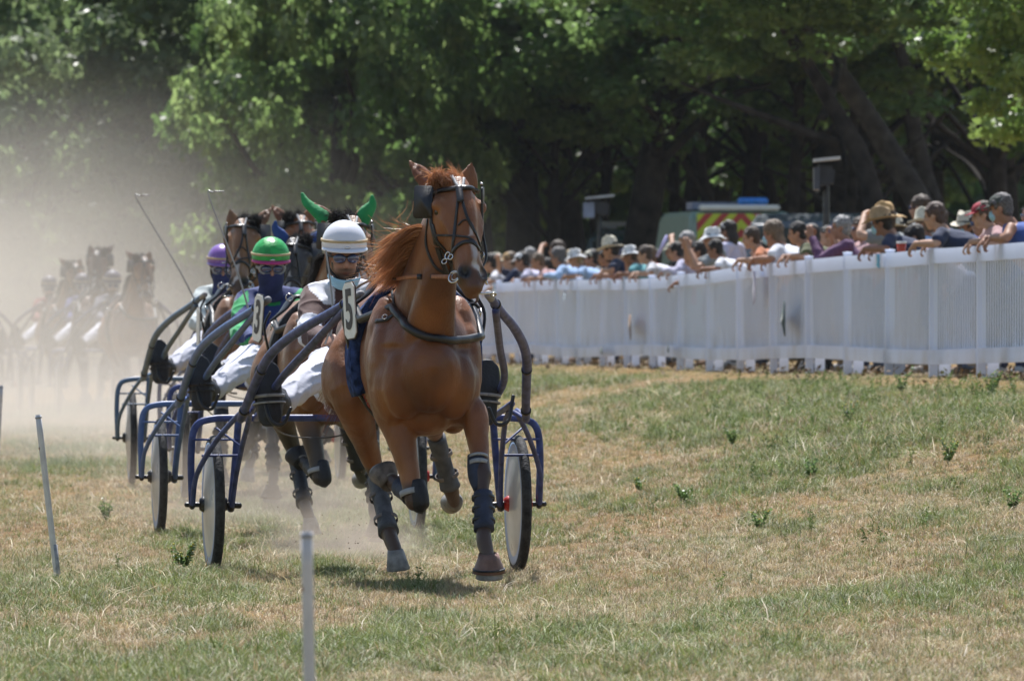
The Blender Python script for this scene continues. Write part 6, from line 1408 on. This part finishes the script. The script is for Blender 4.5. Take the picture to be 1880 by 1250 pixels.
def vehicle(kind, loc, rz, label, cat, bodym):
    root = empty(kind, loc, rz, label=label, cat=cat)   # +Y = front of the vehicle
    if kind == 'ambulance': L0, w, h = 5.2, 2.0, 2.42; prof = [(-2.6,.35),(-2.62,1.1),(-2.5,2.25),(-2.35,2.40),(1.1,2.42),(1.55,2.25),(2.15,1.35),(2.7,1.15),(2.78,.5),(2.6,.35)]
    else: L0, w, h = 4.5, 1.85, 1.85; prof = [(-2.2,.35),(-2.25,1.0),(-2.1,1.7),(-1.9,1.85),(.5,1.87),(1.0,1.75),(1.6,1.15),(2.2,1.0),(2.3,.5),(2.15,.35)]
    bm = bmesh.new(); profile_body(bm, prof, w); bmesh.ops.bevel(bm, geom=[e for e in bm.edges if e.calc_length() > .5], offset=.04, segments=2, affect='EDGES'); bd = link('body', bm_mesh(bm), bodym, parent=root, smooth=False)
    for s in (1,-1):
        for y in (-1.6,1.6):
            bm = bmesh.new(); revolve(bm, [(.001,-.12),(.20,-.12),(.30,-.12),(.335,-.08),(.335,.08),(.30,.12),(.20,.12),(.001,.12)], c=(s*(w/2-.10),y,.335), M=Matrix.Rotation(math.pi/2,3,'Y'), n=28); wh = link('wheel', bm_mesh(bm), TYRE, parent=root)
            bm = bmesh.new(); revolve(bm, [(.001,-.005),(.2,-.005),(.2,.005),(.001,.01)], c=(s*(w/2+.025),y,.335), M=Matrix.Rotation(s*math.pi/2,3,'Y'), n=24); link('rim', bm_mesh(bm), METAL, parent=wh)
    kz = h-.40
    for s in (1,-1):
        bm = bmesh.new(); zz = h*.66
        for y0, y1 in (((-2.2,-.9),(-.8,.35),(.45,1.3)) if kind == 'ambulance' else ((-1.85,-.8),(-.7,.2),(.3,.85))):
            box(bm, (s*(w/2*.955), (y0+y1)/2, zz), (.03, y1-y0, h*.20), M=Matrix.Rotation(s*-.10,3,'Y'))
        link('side_window', bm_mesh(bm), GLASS, parent=root, smooth=False)
    y, z = ((1.88,1.78) if kind == 'ambulance' else (1.33,1.45)); bm = bmesh.new(); box(bm, (0,y,z), (w*.80,.02,h*.36), M=Matrix.Rotation(-.62 if kind == 'ambulance' else -.78,3,'X')); link('windscreen', bm_mesh(bm), GLASS, parent=root, smooth=False)
    for s in (1,-1):
        bm = bmesh.new(); ell(bm, (s*w*.36, prof[-2][0]-.03, .80), (.16,.06,.09)); link('headlight', bm_mesh(bm), TRIMM, parent=root)
        bm = bmesh.new(); box(bm, (s*w*.45, prof[1][0]-.005, 1.0), (.10,.03,.30)); link('tail_light', bm_mesh(bm), REDM, parent=root, smooth=False)
        bm = bmesh.new(); ell(bm, (s*(w/2+.10), .95 if kind != 'ambulance' else 1.45, 1.25), (.10,.05,.12)); link('wing_mirror', bm_mesh(bm), LEATHER, parent=root)
    return root
wgrn = mat('green_white_paint', (.22,.31,.28), rough=.3, var=.05, scale=1, coat=.3)
D = 126; x = at(1328, D); amb = vehicle('ambulance', (x, D+1.8, zg(x,D)), math.radians(7), 'white ambulance with yellow and red chevrons and blue roof lights', 'ambulance', wgrn)
amb.scale = (.78,.8,.87)
bm = bmesh.new(); box(bm, (0,-2.60,1.78), (1.64,.05,1.16), M=Matrix.Rotation(-.10,3,'X')); link('chevron_panel', bm_mesh(bm), chevron_mat(), parent=amb, smooth=False)
bm = bmesh.new(); box(bm, (-.42,-2.66,1.42), (.50,.03,.40), M=Matrix.Rotation(-.10,3,'X')); box(bm, (.42,-2.66,1.42), (.50,.03,.40), M=Matrix.Rotation(-.10,3,'X')); link('rear_window', bm_mesh(bm), GLASS, parent=amb, smooth=False)
bm = bmesh.new(); box(bm, (0,-2.35,2.46), (1.5,.30,.09)); bmesh.ops.bevel(bm, geom=bm.edges[:], offset=.03, segments=2, affect='EDGES'); lb = link('light_bar', bm_mesh(bm), WHITEP, parent=amb, smooth=False)
bm = bmesh.new(); box(bm, (.25,-2.36,2.565), (.55,.26,.12)); bmesh.ops.bevel(bm, geom=bm.edges[:], offset=.03, segments=3, affect='EDGES'); link('blue_lamp', bm_mesh(bm), cmat('blue_lamp', (.05,.25,.75), rough=.2), parent=lb)
bm = bmesh.new(); box(bm, (-.2,-1.4,2.50), (1.2,.7,.12)); link('roof_hatch', bm_mesh(bm), cmat('hatch', (.20,.22,.30)), parent=amb, smooth=False)
D = 123; x = at(1508, D); dv = vehicle('van', (x, D, zg(x,D)), math.radians(168), 'dark van with a reflecting windscreen parked right of the ambulance', 'van', mat('dark_van_paint', (.07,.085,.10), rough=.25, var=.1, scale=2, coat=.4))
D = 142; x = at(1192, D); v = vehicle('van', (x, D, zg(x,D)), math.radians(172), 'dark blue-grey van with a pale roof rack left of the ambulance', 'van', mat('dark_teal_paint', (.03,.07,.09), rough=.25, var=.1, scale=2, coat=.4))
bm = bmesh.new(); box(bm, (0,.3,1.98), (1.6,.10,.06)); box(bm, (0,-1.2,1.98), (1.6,.10,.06)); box(bm, (.72,-.4,1.93), (.04,1.8,.05)); box(bm, (-.72,-.4,1.93), (.04,1.8,.05)); link('roof_rack', bm_mesh(bm), TRIMM, parent=v, smooth=False)
def lamp_stand(px, pyl, D, w, lab, pale):
    x = at(px, D); z0 = zg(x, D); h = CAMZ-(pyl-625)/F*D-z0; root = empty('floodlight_stand', (x,D,z0), label=lab, cat='floodlight')
    bm = bmesh.new(); tube(bm, [(0,0,0),(0,0,h)], [.045,.032], n=12, sub=1)
    for a in (0,2.1,4.2): tube(bm, [(0,0,.55),(math.cos(a)*.6,math.sin(a)*.6,0)], .02, n=6, sub=1)
    link('mast', bm_mesh(bm), LEATHER, parent=root)
    bm = bmesh.new(); box(bm, (-.02,0,h+.06), (w*.75,.26,.20), M=Matrix.Rotation(.12,3,'Y')); bmesh.ops.bevel(bm, geom=bm.edges[:], offset=.03, segments=2, affect='EDGES'); hd = link('lamp_housing', bm_mesh(bm), cmat('housing', (.03,.035,.05), rough=.5), parent=root, smooth=False)
    bm = bmesh.new(); box(bm, (.0,-.1,h+.22), (w,.42,.03), M=Matrix.Rotation(-.10,3,'Y')); link('lamp_hood', bm_mesh(bm), cmat('hood', (.45,.48,.52), rough=.4), parent=hd, smooth=False)
    bm = bmesh.new(); box(bm, (-w*.38,-.05,h+.03), (w*.22 if not pale else w*.38,.34,.22)); link('lamp_front', bm_mesh(bm), cmat('lampfront', (.20,.25,.38) if pale else (.04,.05,.08), rough=.3), parent=hd, smooth=False)
dv.scale = (1.0,.9,1.10)
lamp_stand(1517, 334, 86, .26, 'floodlight on a tall black mast behind the grey-haired man', False); lamp_stand(1101, 390, 126, .42, 'boxy floodlight with a pale front in front of the thick trunk', True)
# ------------------------------------------------------------------ dust and haze
def dust_mat(name, dens, col, nscale, aniso=.25):
    m = bpy.data.materials.new(name); m.use_nodes = True; t = m.node_tree; N = t.nodes; L = t.links; N.clear(); out = N.new('ShaderNodeOutputMaterial'); pv = N.new('ShaderNodeVolumePrincipled')
    pv.inputs['Color'].default_value = (*col,1); pv.inputs['Anisotropy'].default_value = aniso
    tc = N.new('ShaderNodeTexCoord'); ln = N.new('ShaderNodeVectorMath'); ln.operation = 'LENGTH'; L.new(tc.outputs['Object'], ln.inputs[0])
    mr = N.new('ShaderNodeMapRange'); mr.interpolation_type = 'SMOOTHSTEP'; mr.inputs[1].default_value = 1.0; mr.inputs[2].default_value = .0; mr.inputs[3].default_value = 0; mr.inputs[4].default_value = 1; L.new(ln.outputs['Value'], mr.inputs[0])
    nz = N.new('ShaderNodeTexNoise'); nz.inputs['Scale'].default_value = nscale; nz.inputs['Detail'].default_value = 3; L.new(tc.outputs['Object'], nz.inputs['Vector'])
    r2 = N.new('ShaderNodeMapRange'); r2.inputs[1].default_value = .32; r2.inputs[2].default_value = .68; r2.inputs[3].default_value = .25; r2.inputs[4].default_value = 1.6; L.new(nz.outputs[0], r2.inputs[0])
    mu = N.new('ShaderNodeMath'); mu.operation = 'MULTIPLY'; L.new(mr.outputs[0], mu.inputs[0]); L.new(r2.outputs[0], mu.inputs[1]); m2 = N.new('ShaderNodeMath'); m2.operation = 'MULTIPLY'; m2.inputs[1].default_value = dens; L.new(mu.outputs[0], m2.inputs[0])
    L.new(m2.outputs[0], pv.inputs['Density']); L.new(pv.outputs[0], out.inputs['Volume']); return m
def dust(loc, r, dens, col, nscale, lab, seg=24):
    bm = bmesh.new(); ell(bm, (0,0,0), 1.0, seg=seg, rings=14); o = link('dust_cloud', bm_mesh(bm), dust_mat('dust', dens, col, nscale), loc=loc, smooth=False, label=lab, cat='dust', kind='stuff'); o.scale = r; return o
dust((-7.0, 92, .9), (6.6, 22, 3.0), .050, (.74,.68,.60), 2.2, 'cloud of raised dust in front of the far group of sulkies')
dust((-10.0, 139, 1.6), (12.5, 18, 5.0), .055, (.74,.69,.62), 2.0, 'thick dust rising behind the far group and in front of the trees')
dust((-6.2, 97, .35), (6.0, 15, .95), .07, (.78,.72,.65), 2.4, 'dense ground-level dust round the wheels of the far group')
dust((-3.1, 76, .5), (2.7, 11, 1.35), .060, (.72,.65,.58), 2.5, 'low dust rolling behind the purple-helmeted driver')
dust((-1.55, 56.5, .15), (1.5, 5.5, .62), .16, (.70,.60,.51), 2.6, 'thin dust along the ground behind the second sulky')
dust((-.90, 47.6, .05), (.62, 2.3, .42), .55, (.66,.56,.47), 3.0, 'puffs of dust kicked up by the hooves of the bay horse')
bm = bmesh.new(); rg = np.random.default_rng(4)
for i in range(150):
    D = rg.uniform(42.5, 50); c = P(rg.normal(640, 110), 0, D); zz = abs(rg.normal(0,.16))+zg(c.x, D); s = rg.uniform(.0012,.0038)
    ell(bm, (c.x, D, zz+.01), (s,s*rg.uniform(.6,1.3),s), seg=6, rings=4)
link('flying_dirt', bm_mesh(bm), cmat('dirt_clod', (.16,.11,.07), rough=.95), label='bits of dirt and dry grass thrown up behind the hooves', cat='dirt', kind='stuff')
# thin air between here and the wood
m = bpy.data.materials.new('air'); m.use_nodes = True; t = m.node_tree; t.nodes.clear(); out = t.nodes.new('ShaderNodeOutputMaterial'); pv = t.nodes.new('ShaderNodeVolumePrincipled'); pv.inputs['Density'].default_value = .00007; pv.inputs['Color'].default_value = (.80,.88,1.0,1); pv.inputs['Anisotropy'].default_value = .2; t.links.new(pv.outputs[0], out.inputs['Volume'])
bm = bmesh.new(); box(bm, (0,140,13), (250,300,34)); link('haze', bm_mesh(bm), m, smooth=False, kind='stuff')
